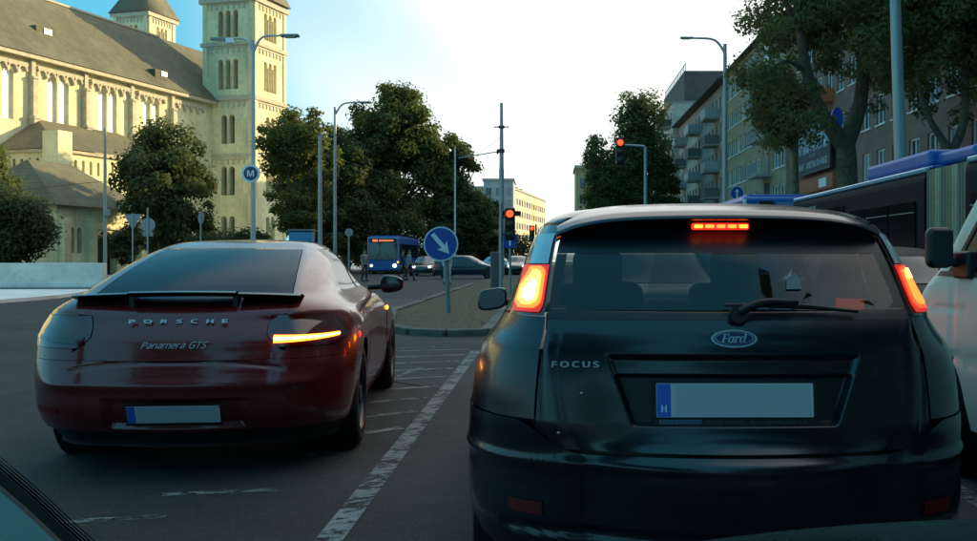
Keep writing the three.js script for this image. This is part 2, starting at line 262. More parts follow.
streetBuilding({ name: 'apartment_house', label: 'grey apartment house with stacked dark balconies and projecting eaves', X: 17.2, d0: 93.4, d1: 128, H: 18.6, wallM: plasterGrey, floors: 6, y0: 2.4, pitch: 2.7, ww: 1.2, wh: 1.65, frameM: frameGrey, bay: 2.3, lights: 2, roofM: tileRoof, rise: 2.6, roofEdge: 1.0,
  extra: (g, L) => { for (let f = 0; f < 6; f++) for (const q of [.16, .5, .84]) balcony(g, L * q, 2.0 + f * 2.7, 3.0, 1.5, slabGrey, f % 2 ? frameGrey : mat(.12, .12, .11, .8), true); } });
streetBuilding({ name: 'apartment_house', label: 'tall pale apartment house with terrace railings on its dark top floor', X: 16.4, d0: 128.4, d1: 158, H: 22, wallM: plasterPale, floors: 7, y0: 2.2, pitch: 2.85, ww: 1.4, wh: 1.6, frameM: frameGrey, bay: 2.9, lights: 2, roofM: slabGrey, rise: .3,
  extra: (g, L) => { obj('top_floor', wuv(bx(L * .8, 4.6, 9, L * .5, 24.6, -6.5)), mat(.10, .09, .085, .9, { map: rep(grainT, .3) }), g); for (let i = 0; i < 16; i++) obj('rail_post', bx(.1, 1.1, .1, L * .12 + i * L * .76 / 15, 27.4, -2.2), M.galv, g); obj('rail', bx(L * .8, .1, .1, L * .5, 27.95, -2.2), M.galv, g);
    for (let f = 0; f < 7; f++) balcony(g, L * .9, 1.9 + f * 2.85, 3.4, 1.6, slabGrey, mat(.08, .08, .075, .8), true);
    for (const [q, h] of [[.2, 1.7], [.42, 2.3], [.6, 1.4]]) { obj('chimney', bx(.5, h, .5, L * q, 26.9 + h / 2, -7), slabGrey, g); } } });
streetBuilding({ name: 'apartment_house', label: 'reddish brown plastered house with white framed windows behind the big tree', X: 17.2, d0: 26, d1: 67, H: 19.5, wallM: plasterRed, floors: 5, y0: 5.3, pitch: 2.95, ww: 1.3, wh: 1.65, frameM: frameWhite, bay: 2.25, lights: 2, roofM: tileRoof, rise: 4,
  skip: (f, i, x) => x < 10 && f < 2,
  extra: (g, L) => {
    obj('shop_front', bx(L - 1, 3.6, .12, L / 2, 1.9, .03), paneMats[0], g);
    obj('awning', wuv(bx(7.5, .8, .7, 5, 11.2, .36)), mat(.55, .13, .05, .8), g);
    obj('fascia', bx(8.8, .9, .3, 5.2, 6.0, .16), mat(.40, .12, .05, .7, { map: rep(grainT, .4) }), g);
    obj('fascia_mark', bx(1.6, .55, .04, 7.6, 5.95, .34), frameWhite, g);
  } });
for (const [d0, d1, H, mm, lab] of [[-4, 25.5, 19, plasterGrey, 'grey street house with white windows beside the parked bus'], [-40, -4.5, 20, plasterOlive, 'olive street house further back along the kerb'], [-75, -40.5, 20, plasterPale, 'pale street house at the back end of the row']])
  streetBuilding({ name: 'apartment_house', label: lab, X: 17.2, d0, d1, H, wallM: mm, floors: 5, y0: 4.5, pitch: 3, ww: 1.4, wh: 1.7, frameM: frameWhite, bay: 3.6, roofM: tileRoof });
{ // printed banner and oval sign on the reddish house
  const tex = canvasTex(512, 300, (c, w, h) => {
    const r = rng(8); c.fillStyle = '#20303a'; c.fillRect(0, 0, w, h);
    for (let i = 0; i < 260; i++) { const x = r() * w, y = 20 + r() * 150; c.fillStyle = ['#9fc3d6', '#6f93a8', '#34505f', '#bcd4de', '#4c5f6c', '#7d8f99'][(r() * 6) | 0]; c.globalAlpha = .6; c.beginPath(); c.ellipse(x, y, 6 + r() * 22, 8 + r() * 26, r(), 0, 7); c.fill(); }
    c.globalAlpha = 1; c.fillStyle = '#17222b'; c.fillRect(0, 180, w, 120);
    // the lettering is too blurred to read: worn pale strokes of its height and rhythm
    for (let x = 40; x < 470; x += 30) { if (x > 130 && x < 165) continue; c.fillStyle = '#9fb0b9'; c.fillRect(x, 236, 6, 40); if (r() < .7) c.fillRect(x, r() < .5 ? 236 : 252, 20, 6); if (r() < .6) c.fillRect(x + 15, 238, 6, 38); if (r() < .4) c.fillRect(x, 270, 20, 6); }
    for (let x = 230; x < 330; x += 26) { c.fillStyle = '#7e909a'; c.fillRect(x, 194, 14, 5); c.fillRect(x, 194, 4, 22); }
  });
  const b = thing('billboard', 'printed billboard with pale blue crowd picture and dark lettered band', 'billboard', 16.75, 6.75, -61.4, -Math.PI / 2);
  const face = new THREE.MeshPhysicalMaterial({ map: tex, roughness: .6 });
  obj('backing', bx(8.2, 3.3, .12, 0, 1.6, 0), M.metalDark, b); obj('print', new THREE.PlaneGeometry(8, 3.1).translate(0, 1.6, .065), face, b);
  obj('bracket', [bx(.1, .1, .3, -3, 1, -.2), bx(.1, .1, .3, 3, 1, -.2)], M.metalDark, b);
  const s = thing('oval_sign', 'blue oval shop sign projecting from the reddish house', 'sign', 15.9, 9.0, -53.2, 0);
  const e = new THREE.CylinderGeometry(1, 1, .16, 28).rotateX(Math.PI / 2).scale(.33, .62, 1); obj('board', e, mat(.01, .06, .35, .4), s); obj('bracket', [bx(1.2, .06, .06, .75, .25, 0), bx(1.2, .06, .06, .75, -.25, 0)], M.metalDark, s);
}
// ---------------------------------------------------------------- far buildings closing the street
{
  function block(name, label, x, d, turn, w, h, dp, m, cols, rows, y0, frameM, ww, wh) {
    const g = thing(name, label, 'building', x, 0, -d, turn); const holes = [];
    for (let r = 0; r < rows; r++) for (let c = 0; c < cols; c++) holes.push({ x: (c + .5) * w / cols, y: y0 + r * (h - y0 - .6) / rows, w: ww, h: wh });
    obj('wall', wallSheet([[0, 0], [w, 0], [w, h], [0, h]], holes, .4), m, g); obj('side_wall', [wuv(bx(.35, h, dp - .41, .175, h / 2, -dp / 2 - .2)), wuv(bx(.35, h, dp - .41, w - .175, h / 2, -dp / 2 - .2))], m, g);
    obj('roof', wuv(bx(w + .6, .5, dp + .6, w / 2, h + .25, -dp / 2)), slabGrey, g);
    holes.forEach((q, k) => { const p = windowGeo(ww, wh, 2), f = obj('window', p.frame, frameM, g); f.position.set(q.x, q.y, -.12); obj('pane', p.pane, paneMats[k % 3], f); });
    return g;
  }
  const cream = mat(.66, .56, .36, .9, { map: rep(grainT, .1) });
  // faces +x, sunlit: local x runs away from the camera
  const a = block('office_block', 'sunlit cream office block with rows of windows down the street', -9.6, 232, Math.PI / 2 - .14, 58, 18.2, 14, cream, 15, 5, 2.5, frameGrey, 2.5, 1.7);
  for (const q of [14, 20, 33, 40]) obj('roof_hut', wuv(bx(3, 2.4, 4, q, 19.6, -6)), mat(.2, .15, .09, .9), a);
  block('office_block', 'blue grey tower block beside the tall mast', -14.8, 214, 0, 6.6, 18.5, 12, mat(.30, .36, .40, .8, { map: rep(grainT, .1) }), 3, 6, 1.5, frameGrey, 1.3, 1.8);
  block('office_block', 'brown brick block rising behind the dark trees', -22, 205, 0, 7, 14, 12, mat(.25, .16, .11, .9, { map: rep(grainT, .1) }), 3, 4, 1.5, frameGrey, 1.3, 1.8);
  block('corner_house', 'narrow olive corner house with pointed roof behind street trees', 4.6, 168, 0, 9, 17, 12, plasterOlive, 4, 5, 2, frameGrey, 1.2, 1.8);
}
// ---------------------------------------------------------------- church (axis turned 16 degrees from the street)
{
  const ch = thing('church', 'cream stone church with slate roof and square towers', 'church', -32.4, 0, -105, -16 * Math.PI / 180);
  // local: +x towards the street, -z forward along the nave; the street tower has its near corner at the origin
  function tower(ox, oz, W, H, bands, wins, apex) {
    const t = new THREE.Group(); t.name = 'tower'; t.position.set(ox, 0, oz); ch.add(t);
    const holes = []; for (const [y, h, n, w, gap] of wins) for (let i = 0; i < n; i++) holes.push({ x: W / 2 + (i - (n - 1) / 2) * gap, y, w, h, arch: true });
    const sheet = wallSheet([[0, 0], [W, 0], [W, H], [0, H]], holes, .7);
    const out = [];
    for (const [ry, px, pz] of [[0, -W, 0], [Math.PI / 2, 0, 0]]) out.push(sheet.clone().rotateY(ry).translate(px, 0, pz));
    // the side sheet of the street face starts behind the front sheet so the corners only touch
    out[1] = wallSheet([[.702, 0], [W, 0], [W, H], [.702, H]], holes, .7).rotateY(Math.PI / 2);
    out.push(wuv(bx(W - .71, H, .6, -W / 2 - .35, H / 2, -W + .3)), wuv(bx(.6, H, W - 1.32, -W + .3, H / 2, -W / 2 - .04)));
    obj('tower_wall', out, M.stone, t);
    for (const [y, h, p] of bands) obj('cornice', wuv(bx(W + 2 * p, h, W + 2 * p, -W / 2, y, -W / 2)), M.stoneTrim, t);
    for (const [y] of bands) { // round-arched corbel frieze under each cornice, one part per face
      for (const s of [0, 1]) { const g = []; for (let i = 0; i < 9; i++) { const q = .5 + i * (W - 1) / 8; g.push(s ? bx(.12, .5, .22, .03, y - .75, -q) : bx(.22, .5, .12, -q, y - .75, .03)); g.push(s ? bx(.1, .14, .68, .03, y - .42, -q) : bx(.68, .14, .1, -q, y - .42, .03)); } const f = obj('corbel_frieze', g, M.stoneTrim, t); }
      }
    for (const s of [0, 1]) for (const e of [.35, W - .35]) obj('corner_strip', wuv(s ? bx(.14, H - .1, .5, .04, H / 2, -e) : bx(.5, H - .1, .14, -e, H / 2, .04)), M.stone, t);
    for (const s of [0, 1]) for (const [y, h, n, w, gap] of wins) for (let i = 0; i < n - 1; i++) { const q = W / 2 + (i - (n - 2) / 2) * gap; obj('colonnette', s ? cyl(.08, .08, h - w, .02, y + (h - w) / 2, -q, 8) : cyl(.08, .08, h - w, -q, y + (h - w) / 2, .02, 8), M.stoneTrim, t); }
    const rg = new THREE.ConeGeometry((W + .9) * Math.SQRT1_2, apex, 4, 1).rotateY(Math.PI / 4).translate(-W / 2, H + apex / 2, -W / 2); obj('tower_roof', wuv(rg.toNonIndexed()), M.slate, t);
    return t;
  }
  const W1 = [[2.5, 3.4, 2, .7, 1.0], [8.2, 3.2, 2, .7, 1.0], [13.9, 3.2, 2, .7, 1.0], [19.9, 3.3, 3, .62, .95], [25.6, 3.0, 3, .62, .95]];
  tower(0, 0, 6.5, 30.2, [[12.6, .35, .12], [18.9, .45, .2], [24.9, .4, .18], [29.7, .5, .3]], W1, 9);
  tower(-24, -12.9, 5.4, 33.2, [[28, .4, .18], [32.9, .5, .3]], [[29.2, 2.4, 3, .5, .8]], 6.5);
  // nave: side wall with paired lancets, pilasters and arched corbels
  const L = 66, x0 = -5.3, EH = 18.4, holes = [];
  const bays = []; for (let k = 0; k < 10; k++) bays.push(10 + k * 6.1);
  for (const b of bays) for (const s of [-.68, .68]) holes.push({ x: b + s, y: 12.9, w: 1.12, h: 4.3, arch: true });
  const nv = new THREE.Group(); nv.name = 'nave'; ch.add(nv);
  // local x of the sheet runs from the tower (0) back towards the camera
  const sheet = wallSheet([[-L, 0], [-.01, 0], [-.01, EH], [-L, EH]], holes.map((h) => ({ ...h, x: -h.x })), .8).rotateY(Math.PI / 2).translate(x0, 0, 0);   // -x -> +z
  obj('nave_wall', sheet, M.stone, nv);
  obj('gable_wall', wuv(bx(13.3, EH, .6, x0 - 7.5, EH / 2, L - .3)), M.stone, nv);
  obj('far_wall', wuv(bx(.8, EH, L, x0 - 13.6, EH / 2, L / 2)), M.stone, nv);
  const paneG = new THREE.PlaneGeometry(1.14, 4.32).rotateY(Math.PI / 2);
  for (const h of holes) { const p = obj('lancet_window', paneG, M.lancet, nv); p.position.set(x0 - .28, h.y + 2.15, h.x); }
  for (let k = 0; k < 10; k++) {
    const z = 6.95 + k * 6.1;
    obj('pilaster', [wuv(bx(.7, 13.2, .62, x0 + .34, 6.6, z)), wuv(bx(.85, .22, .78, x0 + .36, 13.3, z)), wuv(bx(.55, 3.2, .5, x0 + .27, 15.0, z)), wuv(bx(.68, .2, .62, x0 + .3, 16.7, z)), wuv(bx(.34, EH - 16.82, .42, x0 + .16, 16.81 + (EH - 16.82) / 2, z))], M.stoneTrim, nv);
  }
  const cg = wuv(bx(.3, .34, 1.02).translate(0, .42, 0)), arch = []; for (let i = 0; i < 5; i++) { const a = Math.PI * (i + .5) / 5; arch.push(bx(.26, .16, .32).rotateX(-(a - Math.PI / 2)).translate(0, Math.sin(a) * .42 - .1, Math.cos(a) * .42)); } const cor = merge([cg, ...arch, bx(.3, .4, .2, 0, -.18, .5)]);
  for (let z = 1.1; z < 40; z += 1.05) { if (((z - 6.95) % 6.1 + 6.1) % 6.1 < .5 || ((z - 6.95) % 6.1 + 6.1) % 6.1 > 5.6) continue; const c = obj('corbel_arch', cor, M.stoneTrim, nv); c.position.set(x0 + .13, EH - 1.15, z); }
  obj('eaves_cornice', wuv(bx(.9, .35, L, x0 + .32, EH + .02, L / 2 + .01)), M.stoneTrim, nv);
  { const s = new THREE.Shape([[x0 + .9, EH + .2], [x0 - 7, 26.2], [x0 - 14.6, EH + .2]].map(([x, y]) => new THREE.Vector2(x, y))); const g = new THREE.ExtrudeGeometry(s, { depth: L + 10, bevelEnabled: false }).translate(0, 0, -10); 
    const rf = obj('roof', wuv(g), M.slate, ch);
    const sl = Math.atan2(6, 7.9);
    for (const [z, f] of [[21.6, .42], [8.2, .18], [30, .4]]) { const x = x0 + .9 - 7.9 * f, y = EH + .2 + 6 * f; const d = obj('roof_dormer', wuv(bx(.9, .9, 1.9, x - .1, y + .45, z)), M.slate, rf); d.geometry = d.geometry; const w = obj('skylight', [bx(.08, .5, .4, x + .4, y + .55, z - .6), bx(.08, .5, .4, x + .4, y + .55, z - .1)], M.lancet, rf); }
    obj('ridge_cap', wuv(bx(.3, .2, L, x0 - 7, 26.25, L / 2)), M.stoneTrim, rf);
  }
  // side chapel leaning on the nave
  const cp = new THREE.Group(); cp.name = 'side_chapel'; ch.add(cp);
  { const xa = -4.4, xb = 1, za = 15, zb = 29, h = 10.1, slits = []; for (let i = 0; i < 5; i++) slits.push({ x: 1.1 + i * .78, y: 8.2, w: .3, h: 1.15, arch: true });
    const sl2 = []; for (let i = 0; i < 14; i++) sl2.push({ x: 1.1 + i * .85, y: 8.2, w: .3, h: 1.15, arch: true });
    obj('chapel_wall', [wallSheet([[0, 0], [xb - xa, 0], [xb - xa, h], [0, h]], slits, .5).translate(xa, 0, zb), wallSheet([[.502, 0], [zb - za, 0], [zb - za, h], [.502, h]], sl2, .5).rotateY(Math.PI / 2).translate(xb, 0, zb)], M.stone, cp);
    obj('chapel_end_wall', wuv(bx(xb - xa - .52, h + 1.2, .4, (xa + xb) / 2 - .26, h / 2 + .6, za + .2)), M.stone, cp);
    obj('corner_pier', wuv(bx(1.5, 11.4, 1.5, xb + .1, 5.7, zb + .1)), M.stone, cp);
    const P = [[xb + .4, h, zb + .4], [xb + .4, h, za], [xa - .6, h + 3.1, za], [xa - .6, h + 3.1, zb - 4.2], [xa - .6, h, zb + .4]], T = [[0, 1, 2], [0, 2, 3], [0, 3, 4]], pos = []; for (const t of T) for (const i of t) pos.push(...P[i]);
    const g = new THREE.BufferGeometry(); g.setAttribute('position', new THREE.Float32BufferAttribute(pos, 3)); g.computeVertexNormals(); obj('chapel_roof', wuv(g), M.slate, cp);
    obj('chapel_cornice', [wuv(bx(xb - xa + .2, .25, .3, (xa + xb) / 2, h - .16, zb + .12)), wuv(bx(.3, .25, zb - za - .2, xb + .12, h - .16, (za + zb) / 2 - .15))], M.stoneTrim, cp); }
  // entrance porch with a pointed door
  { const po = thing('church_porch', 'low cream stone porch with slate hip roof and pointed doorway', 'porch', -32.4 + 12.4 * .961 - 41.2 * .2756, 0, -105 + 12.4 * .2756 + 41.2 * .961, -16 * Math.PI / 180);
    const Lp = 8.2, dp = 9, h = 4.7, holes = [{ x: -1.3, y: 1.6, w: .4, h: 1.7, arch: true }, { x: -1.95, y: 1.6, w: .4, h: 1.7, arch: true }, { x: -4.3, y: .05, w: 1.7, h: 3.1, arch: true }];
    // front sheet faces the street (+x); its length runs forward (-z)
    obj('porch_wall', [wallSheet([[0, 0], [Lp, 0], [Lp, h], [0, h]], holes.map((q) => ({ ...q, x: -q.x })), .4).rotateY(Math.PI / 2), wuv(bx(dp - .41, h, .4, -dp / 2 - .2, h / 2, -.2)), wuv(bx(dp - .41, h, .4, -dp / 2 - .2, h / 2, -Lp + .2)), wuv(bx(.4, h, Lp - .82, -dp + .2, h / 2, -Lp / 2))], M.stone, po);
    obj('door', bx(.1, 3.1, 1.7, -.36, 1.55, -4.3), mat(.05, .035, .025, .7, { map: rep(barkT, 1) }), po);
    obj('door_surround', [wuv(bx(.22, 3.2, .35, .1, 1.6, -3.2)), wuv(bx(.22, 3.2, .35, .1, 1.6, -5.4)), wuv(bx(.24, .35, 2.6, .1, 3.42, -4.3))], M.stone, po);
    for (const z of [-.4, -2.7, -7.7]) obj('buttress', wuv(bx(.5, 3.9, .6, .24, 1.95, z)), M.stone, po);
    obj('step', [wuv(bx(.9, .16, 2.6, .55, .08, -4.3))], M.kerb, po);
    const P = [[.5, h, .5], [.5, h, -Lp - .5], [-dp - .3, h, -Lp - .5], [-dp - .3, h, .5], [-dp / 2, h + 3.3, -2.2], [-dp / 2, h + 3.3, -Lp + 2.2]], T = [[0, 1, 5], [0, 5, 4], [3, 0, 4], [2, 3, 4], [2, 4, 5], [1, 2, 5]], pos = []; for (const t of T) for (const i of t) pos.push(...P[i]);
    const g = new THREE.BufferGeometry(); g.setAttribute('position', new THREE.Float32BufferAttribute(pos, 3)); g.computeVertexNormals(); obj('porch_roof', wuv(g), M.slate, po); }
}
{ // low white parapet beside the crossing
  const w = thing('parapet_wall', 'low white concrete parapet at the road edge', 'wall', -16.9, 0, -36.6, .05);
  for (let i = 0; i < 3; i++) obj('panel', wuv(new RoundedBoxGeometry(4.2, 1.04, .34, 2, .04).translate(-2.15 - i * 4.23, .57, 0)), M.white, w);
  obj('footing', wuv(bx(12.8, .16, .5, -6.35, .08, 0)), M.kerb, w);
}
// ---------------------------------------------------------------- trees
function leafMat(r, g, b) { return new THREE.MeshPhysicalMaterial({ color: new THREE.Color().setRGB(r, g, b), roughness: .95, transmission: .6, thickness: 0, vertexColors: true, side: THREE.DoubleSide, specularIntensity: .3 }); }
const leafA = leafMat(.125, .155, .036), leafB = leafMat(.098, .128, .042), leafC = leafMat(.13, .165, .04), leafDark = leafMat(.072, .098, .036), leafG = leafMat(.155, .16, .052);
function crownGeo(clumps, count, size, seed, tint = .35) {
  const r = rng(seed), pos = [], col = [], idx = [], tot = clumps.reduce((s, c) => s + c.r * c.r, 0); let v = 0;
  for (const c of clumps) {
    const n = Math.round(1.7 * count * c.r * c.r / tot), hue = r();
    for (let i = 0; i < n; i++) {
      const a = r() * 6.2832, z = r() * 2 - 1, q = Math.sqrt(1 - z * z), rad = c.r * (r() < .17 ? .9 + .65 * r() : .35 + .7 * Math.pow(r(), .6));
      const px = c.x + Math.cos(a) * q * rad, py = c.y + z * rad * .8, pz = c.z + Math.sin(a) * q * rad;
      const s = size * .86 * (.55 + r() * .8), n0 = V(Math.cos(a) * q + (r() - .5) * 1.4, z * .8 + .45 + (r() - .5), Math.sin(a) * q + (r() - .5) * 1.4).normalize();
      const t0 = V(r() - .5, r() - .7, r() - .5).cross(n0).normalize(), b0 = n0.clone().cross(t0);
      const A = (x, y, w) => pos.push(px + t0.x * x * s + b0.x * y * s + n0.x * w * s, py + t0.y * x * s + b0.y * y * s + n0.y * w * s, pz + t0.z * x * s + b0.z * y * s + n0.z * w * s);
      A(-.5, 0, -.06); A(0, -.3, .05); A(.55, 0, -.1); A(0, .3, .05); idx.push(v, v + 1, v + 2, v, v + 2, v + 3); v += 4;
      const k = 1 - tint / 2 + tint * (.5 * hue + .5 * r()), warm = r() < .08 ? 1.5 : 1; for (let m = 0; m < 4; m++) col.push(k * warm, k, k * (.8 + .3 * r()));
    }
  }
  const g = new THREE.BufferGeometry(); g.setAttribute('position', new THREE.Float32BufferAttribute(pos, 3)); g.setAttribute('color', new THREE.Float32BufferAttribute(col, 3)); g.setIndex(idx); g.computeVertexNormals(); return g;
}
function envelope(cx, cy, cz, rx, ry, rz, n, seed, rmin = .17, rmax = .3) {
  const r = rng(seed), out = []; n = Math.round(n * 2.1); rmin *= .86; rmax *= .92; for (let i = 0; i < n; i++) { const a = r() * 6.2832, z = r() * 2 - 1, q = Math.sqrt(1 - z * z), d = Math.pow(r(), .5); const R = Math.min(rx, ry) * (rmin + r() * (rmax - rmin)); out.push({ x: cx + Math.cos(a) * q * d * (rx - R), y: cy + z * d * (ry - R * .8), z: cz + Math.sin(a) * q * d * (rz - R), r: R }); } return out;
}
function tree(label, x, d, trunkH, trunkR, clumps, leaves, size, m, seed, barkM = M.bark, group = 'trees on the square') {
  const t = thing('tree', label, 'tree', x, .12, -d, 0, group), r = rng(seed + 1);
  const L = clumps.map((c) => ({ ...c, x: c.x - x, z: c.z + d, y: c.y - .12 }));
  const top = V((r() - .5) * .5, trunkH, (r() - .5) * .5), g = [limb([V(0, 0, 0), V((r() - .5) * .3, trunkH * .5, (r() - .5) * .3), top], [trunkR * 1.25, trunkR, trunkR * .8])];
  const pick = L.filter(() => r() < Math.min(1, 14 / L.length));
  for (const c of pick) { const mid = top.clone().lerp(V(c.x, c.y, c.z), .5); mid.y += .4; g.push(limb([top, mid, V(c.x, c.y, c.z)], [trunkR * .45, trunkR * .25, trunkR * .08], 6)); }
  obj('trunk', g, barkM, t); obj('crown', crownGeo(L, leaves, size, seed), m, t); return t;
}
// dark tree in front of the church
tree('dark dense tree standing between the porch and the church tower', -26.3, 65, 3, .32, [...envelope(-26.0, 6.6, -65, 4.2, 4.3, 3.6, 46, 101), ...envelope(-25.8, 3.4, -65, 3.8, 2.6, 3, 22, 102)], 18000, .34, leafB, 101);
// loose tree with gaps beside the tower
tree('loose tree with gaps in its crown beside the church tower', -19.3, 72, 4, .3, [...envelope(-20, 10.0, -72, 2.7, 3.6, 3, 22, 111, .2, .36), ...envelope(-17.6, 9.0, -72, 2.2, 4.4, 2.6, 20, 112, .2, .36), ...envelope(-19, 4.8, -72, 2.8, 2.6, 3, 16, 113, .2, .36)], 10500, .33, leafA, 111);
// tall sunlit tree and its neighbours behind the blue bus
tree('tall tree with a sunlit yellow green top behind the blue bus', -14.8, 90, 5, .45, [...envelope(-14.9, 13.2, -90, 4.7, 5.2, 4.5, 44, 121), ...envelope(-14.2, 15.8, -90, 2.6, 3.2, 2.6, 14, 126, .24, .4), ...envelope(-11.8, 10.6, -91, 3.8, 4.6, 3.5, 32, 123), ...envelope(-10.4, 9.6, -92, 2.8, 3.6, 3, 20, 127), ...envelope(-17.9, 9.6, -90, 3.6, 5.4, 3.5, 32, 124), ...envelope(-15.6, 5.4, -89, 5.4, 4.6, 4.4, 34, 122)], 31000, .42, leafA, 121);
tree('rounded dark tree behind the crossing car', -10.0, 93, 3.4, .36, [...envelope(-9.6, 8.0, -93, 3.6, 5.8, 3.6, 42, 131), ...envelope(-8.9, 4.4, -92, 4.4, 4.0, 3, 30, 132)], 19000, .4, leafB, 131);
tree('low dark tree between the bus and the church', -20.6, 96, 3, .3, envelope(-20.6, 6, -96, 3.8, 5.4, 3.4, 34, 141), 11000, .42, leafDark, 141);
tree('lower dark tree at the edge of the tree group by the mast', -7.2, 98, 2.4, .28, envelope(-7.0, 4.4, -98, 2.6, 4.2, 2.6, 26, 151), 8000, .38, leafDark, 151);
tree('tall dark tree filling the gap beside the church tower', -21.6, 84, 4, .4, [...envelope(-21.6, 8.6, -84, 3.6, 4.8, 3.6, 40, 143), ...envelope(-20.4, 4.4, -84, 4, 3.4, 3.4, 26, 144)], 15000, .36, leafB, 143);
tree('middle sized dark tree behind the thin lamp posts', -18.2, 86, 3, .3, [...envelope(-18.6, 8.4, -86, 3.4, 5.6, 3.2, 38, 145, .2, .36), ...envelope(-17.4, 4.6, -86, 3.6, 3.8, 3.2, 26, 146, .2, .36)], 17000, .36, leafB, 145);
// bright willowy tree and dark evergreens by the parapet
tree('light green drooping tree next to the white parapet', -32.5, 55, 2.6, .2, envelope(-32.2, 5.2, -55, 2.4, 3.0, 2.2, 24, 161, .2, .34), 7000, .24, leafC, 161);
tree('dark broad evergreen filling the corner beside the porch', -29.6, 52.5, 1.6, .26, envelope(-29.6, 3.0, -52.5, 2.9, 2.9, 2.4, 30, 171, .24, .4), 9000, .26, leafDark, 171);
tree('small dark bush tree by the porch door', -25.3, 57.5, .8, .12, envelope(-25.3, 1.9, -57.5, 1.2, 1.7, 1.1, 14, 181, .26, .42), 3000, .2, leafDark, 181);
// street trees ahead on the bus side
tree('dark tapering street tree behind the overhead traffic light', 8.6, 106, 4, .34, [...envelope(5.4, 8.0, -106, 2.3, 7.6, 3, 36, 191, .26, .45), ...envelope(5.0, 11.6, -106, 1.9, 4.0, 2.4, 18, 194, .3, .5), ...envelope(10.0, 12.2, -107, 4.3, 9.4, 3.6, 66, 192, .22, .4), ...envelope(9.0, 17.2, -107, 2.0, 3.2, 2.2, 12, 195, .26, .42), ...envelope(7.4, 9.6, -105, 3.4, 5.6, 3, 36, 196, .24, .4), ...envelope(8, 5, -105, 4.4, 5, 3, 26, 193, .24, .4)], 29000, .42, leafB, 191, M.bark, 'street trees');
tree('thin crowned street tree in front of the grey balconies', 13.2, 109, 4, .26, envelope(12.9, 8.0, -109, 2.3, 6.4, 2.4, 26, 201, .2, .36), 7000, .4, leafA, 201, M.bark, 'street trees');
{ // great plane tree with a forked trunk, and its pale neighbour
  const X = 11.3, D = 36, t = thing('tree', 'great forked plane tree towering over the articulated bus', 'tree', X, .12, -D, 0, 'street trees');
  const P = (u, v, dz = 0) => V((u - 550) / 960 * D - X, 1.16 - (v - 258) / 960 * D, dz);
  obj('trunk', [limb([V(.05, 0, 0), P(848, 190), P(846, 150), P(843, 138)], [.46, .38, .36, .42], 12), limb([P(842, 143), P(815, 110, .5), P(801, 75, .8), P(794, 40, 1), P(790, 0, 1.2), P(780, -60, 1.5)], [.33, .24, .2, .17, .13, .06]), limb([P(846, 143), P(862, 105, -.3), P(867, 60, -.5), P(860, 18, -.7), P(866, -40, -1), P(875, -110, -1.2)], [.36, .27, .24, .2, .15, .05]),
    limb([P(860, 20, -.7), P(880, -20, .5), P(905, -70, 1.2)], [.16, .12, .05]), limb([P(794, 40, 1), P(770, 10, 2), P(755, -20, 2.6)], [.12, .08, .03]), limb([P(867, 60, -.5), P(905, 50, -1.5), P(945, 40, -2), P(975, 50, -2)], [.15, .11, .08, .03]), limb([P(800, 75, .8), P(775, 70, 1.6), P(752, 85, 2)], [.09, .06, .02])], M.bark, t);
  const cl = [], r = rng(211), add = (u, v, rr, dz) => { const p = P(u, v, dz); cl.push({ x: p.x, y: p.y, z: p.z, r: rr }); };
  const spots = [[770, 8, 1.0], [790, -15, 1.1], [815, -25, 1.2], [840, -20, 1.2], [775, 35, .8], [758, 60, .75], [750, 85, .6], [768, 105, .7], [785, 120, .7], [800, 125, .6], [775, 140, .5], [765, 75, .7], [800, 20, .8], [825, 12, .9], [845, 25, .8], [880, 15, 1.1], [905, 25, 1.1], [935, 10, 1.2], [960, 25, 1.2], [980, 10, 1.2], [890, 60, .8], [925, 55, 1.0], [950, 62, .9], [975, 70, 1.0], [930, 85, .7], [955, 95, .8], [900, 90, .55], [925, 110, .5], [945, 120, .5], [880, 85, .5], [825, 60, .55], [815, 40, .6], [835, 75, .4], [780, 90, .7], [800, 100, .4], [990, 40, 1.2], [1010, 70, 1.2], [870, -25, 1.3], [900, -30, 1.4], [930, -40, 1.4], [960, -35, 1.4], [850, -60, 1.5], [810, -70, 1.3], [780, -55, 1.0], [890, -85, 1.5], [930, -95, 1.5], [970, -80, 1.5], [860, -110, 1.3], [1000, -20, 1.4], [805, 145, .35], [812, 52, .5], [872, 110, .4]];
  for (const [u, v, rr] of spots) { add(u + (r() - .5) * 6, v + (r() - .5) * 6, rr, (r() - .5) * 5); if (rr > .9) add(u + (r() - .5) * 30, v + (r() - .5) * 24, rr * .7, (r() - .5) * 7); }
  for (let i = 0; i < 110; i++) add(752 + Math.pow(r(), .7) * 250, -60 + r() * 175 * (r() < .7 ? .75 : 1), .35 + r() * .5, (r() - .5) * 7);
  obj('crown', crownGeo(cl, 40000, .2, 212, .7), leafG, t);
  const u2 = thing('tree', 'slim pale barked tree beside the printed billboard', 'tree', 10.2, .12, -40, 0, 'street trees');
  obj('trunk', [limb([V(0, 0, 0), V(.02, 3, 0), V(-.02, 5.6, 0), V(.1, 8, .1)], [.24, .19, .17, .1], 10), limb([V(0, 5.4, 0), V(-.8, 6.6, .3), V(-1.6, 7.2, .5)], [.09, .06, .02], 6), limb([V(0, 6.4, 0), V(.7, 7.6, -.3), V(1, 9, -.4)], [.09, .06, .02], 6)], M.barkPale, u2);
  obj('crown', crownGeo(envelope(-.5, 7.6, .2, 1.9, 2.0, 1.7, 16, 221, .22, .4), 4600, .21, 222, .6), leafG, u2);
  const u3 = thing('tree', 'darker street tree beyond the bus with a leaning limb', 'tree', 14.0, .12, -34, 0, 'street trees');
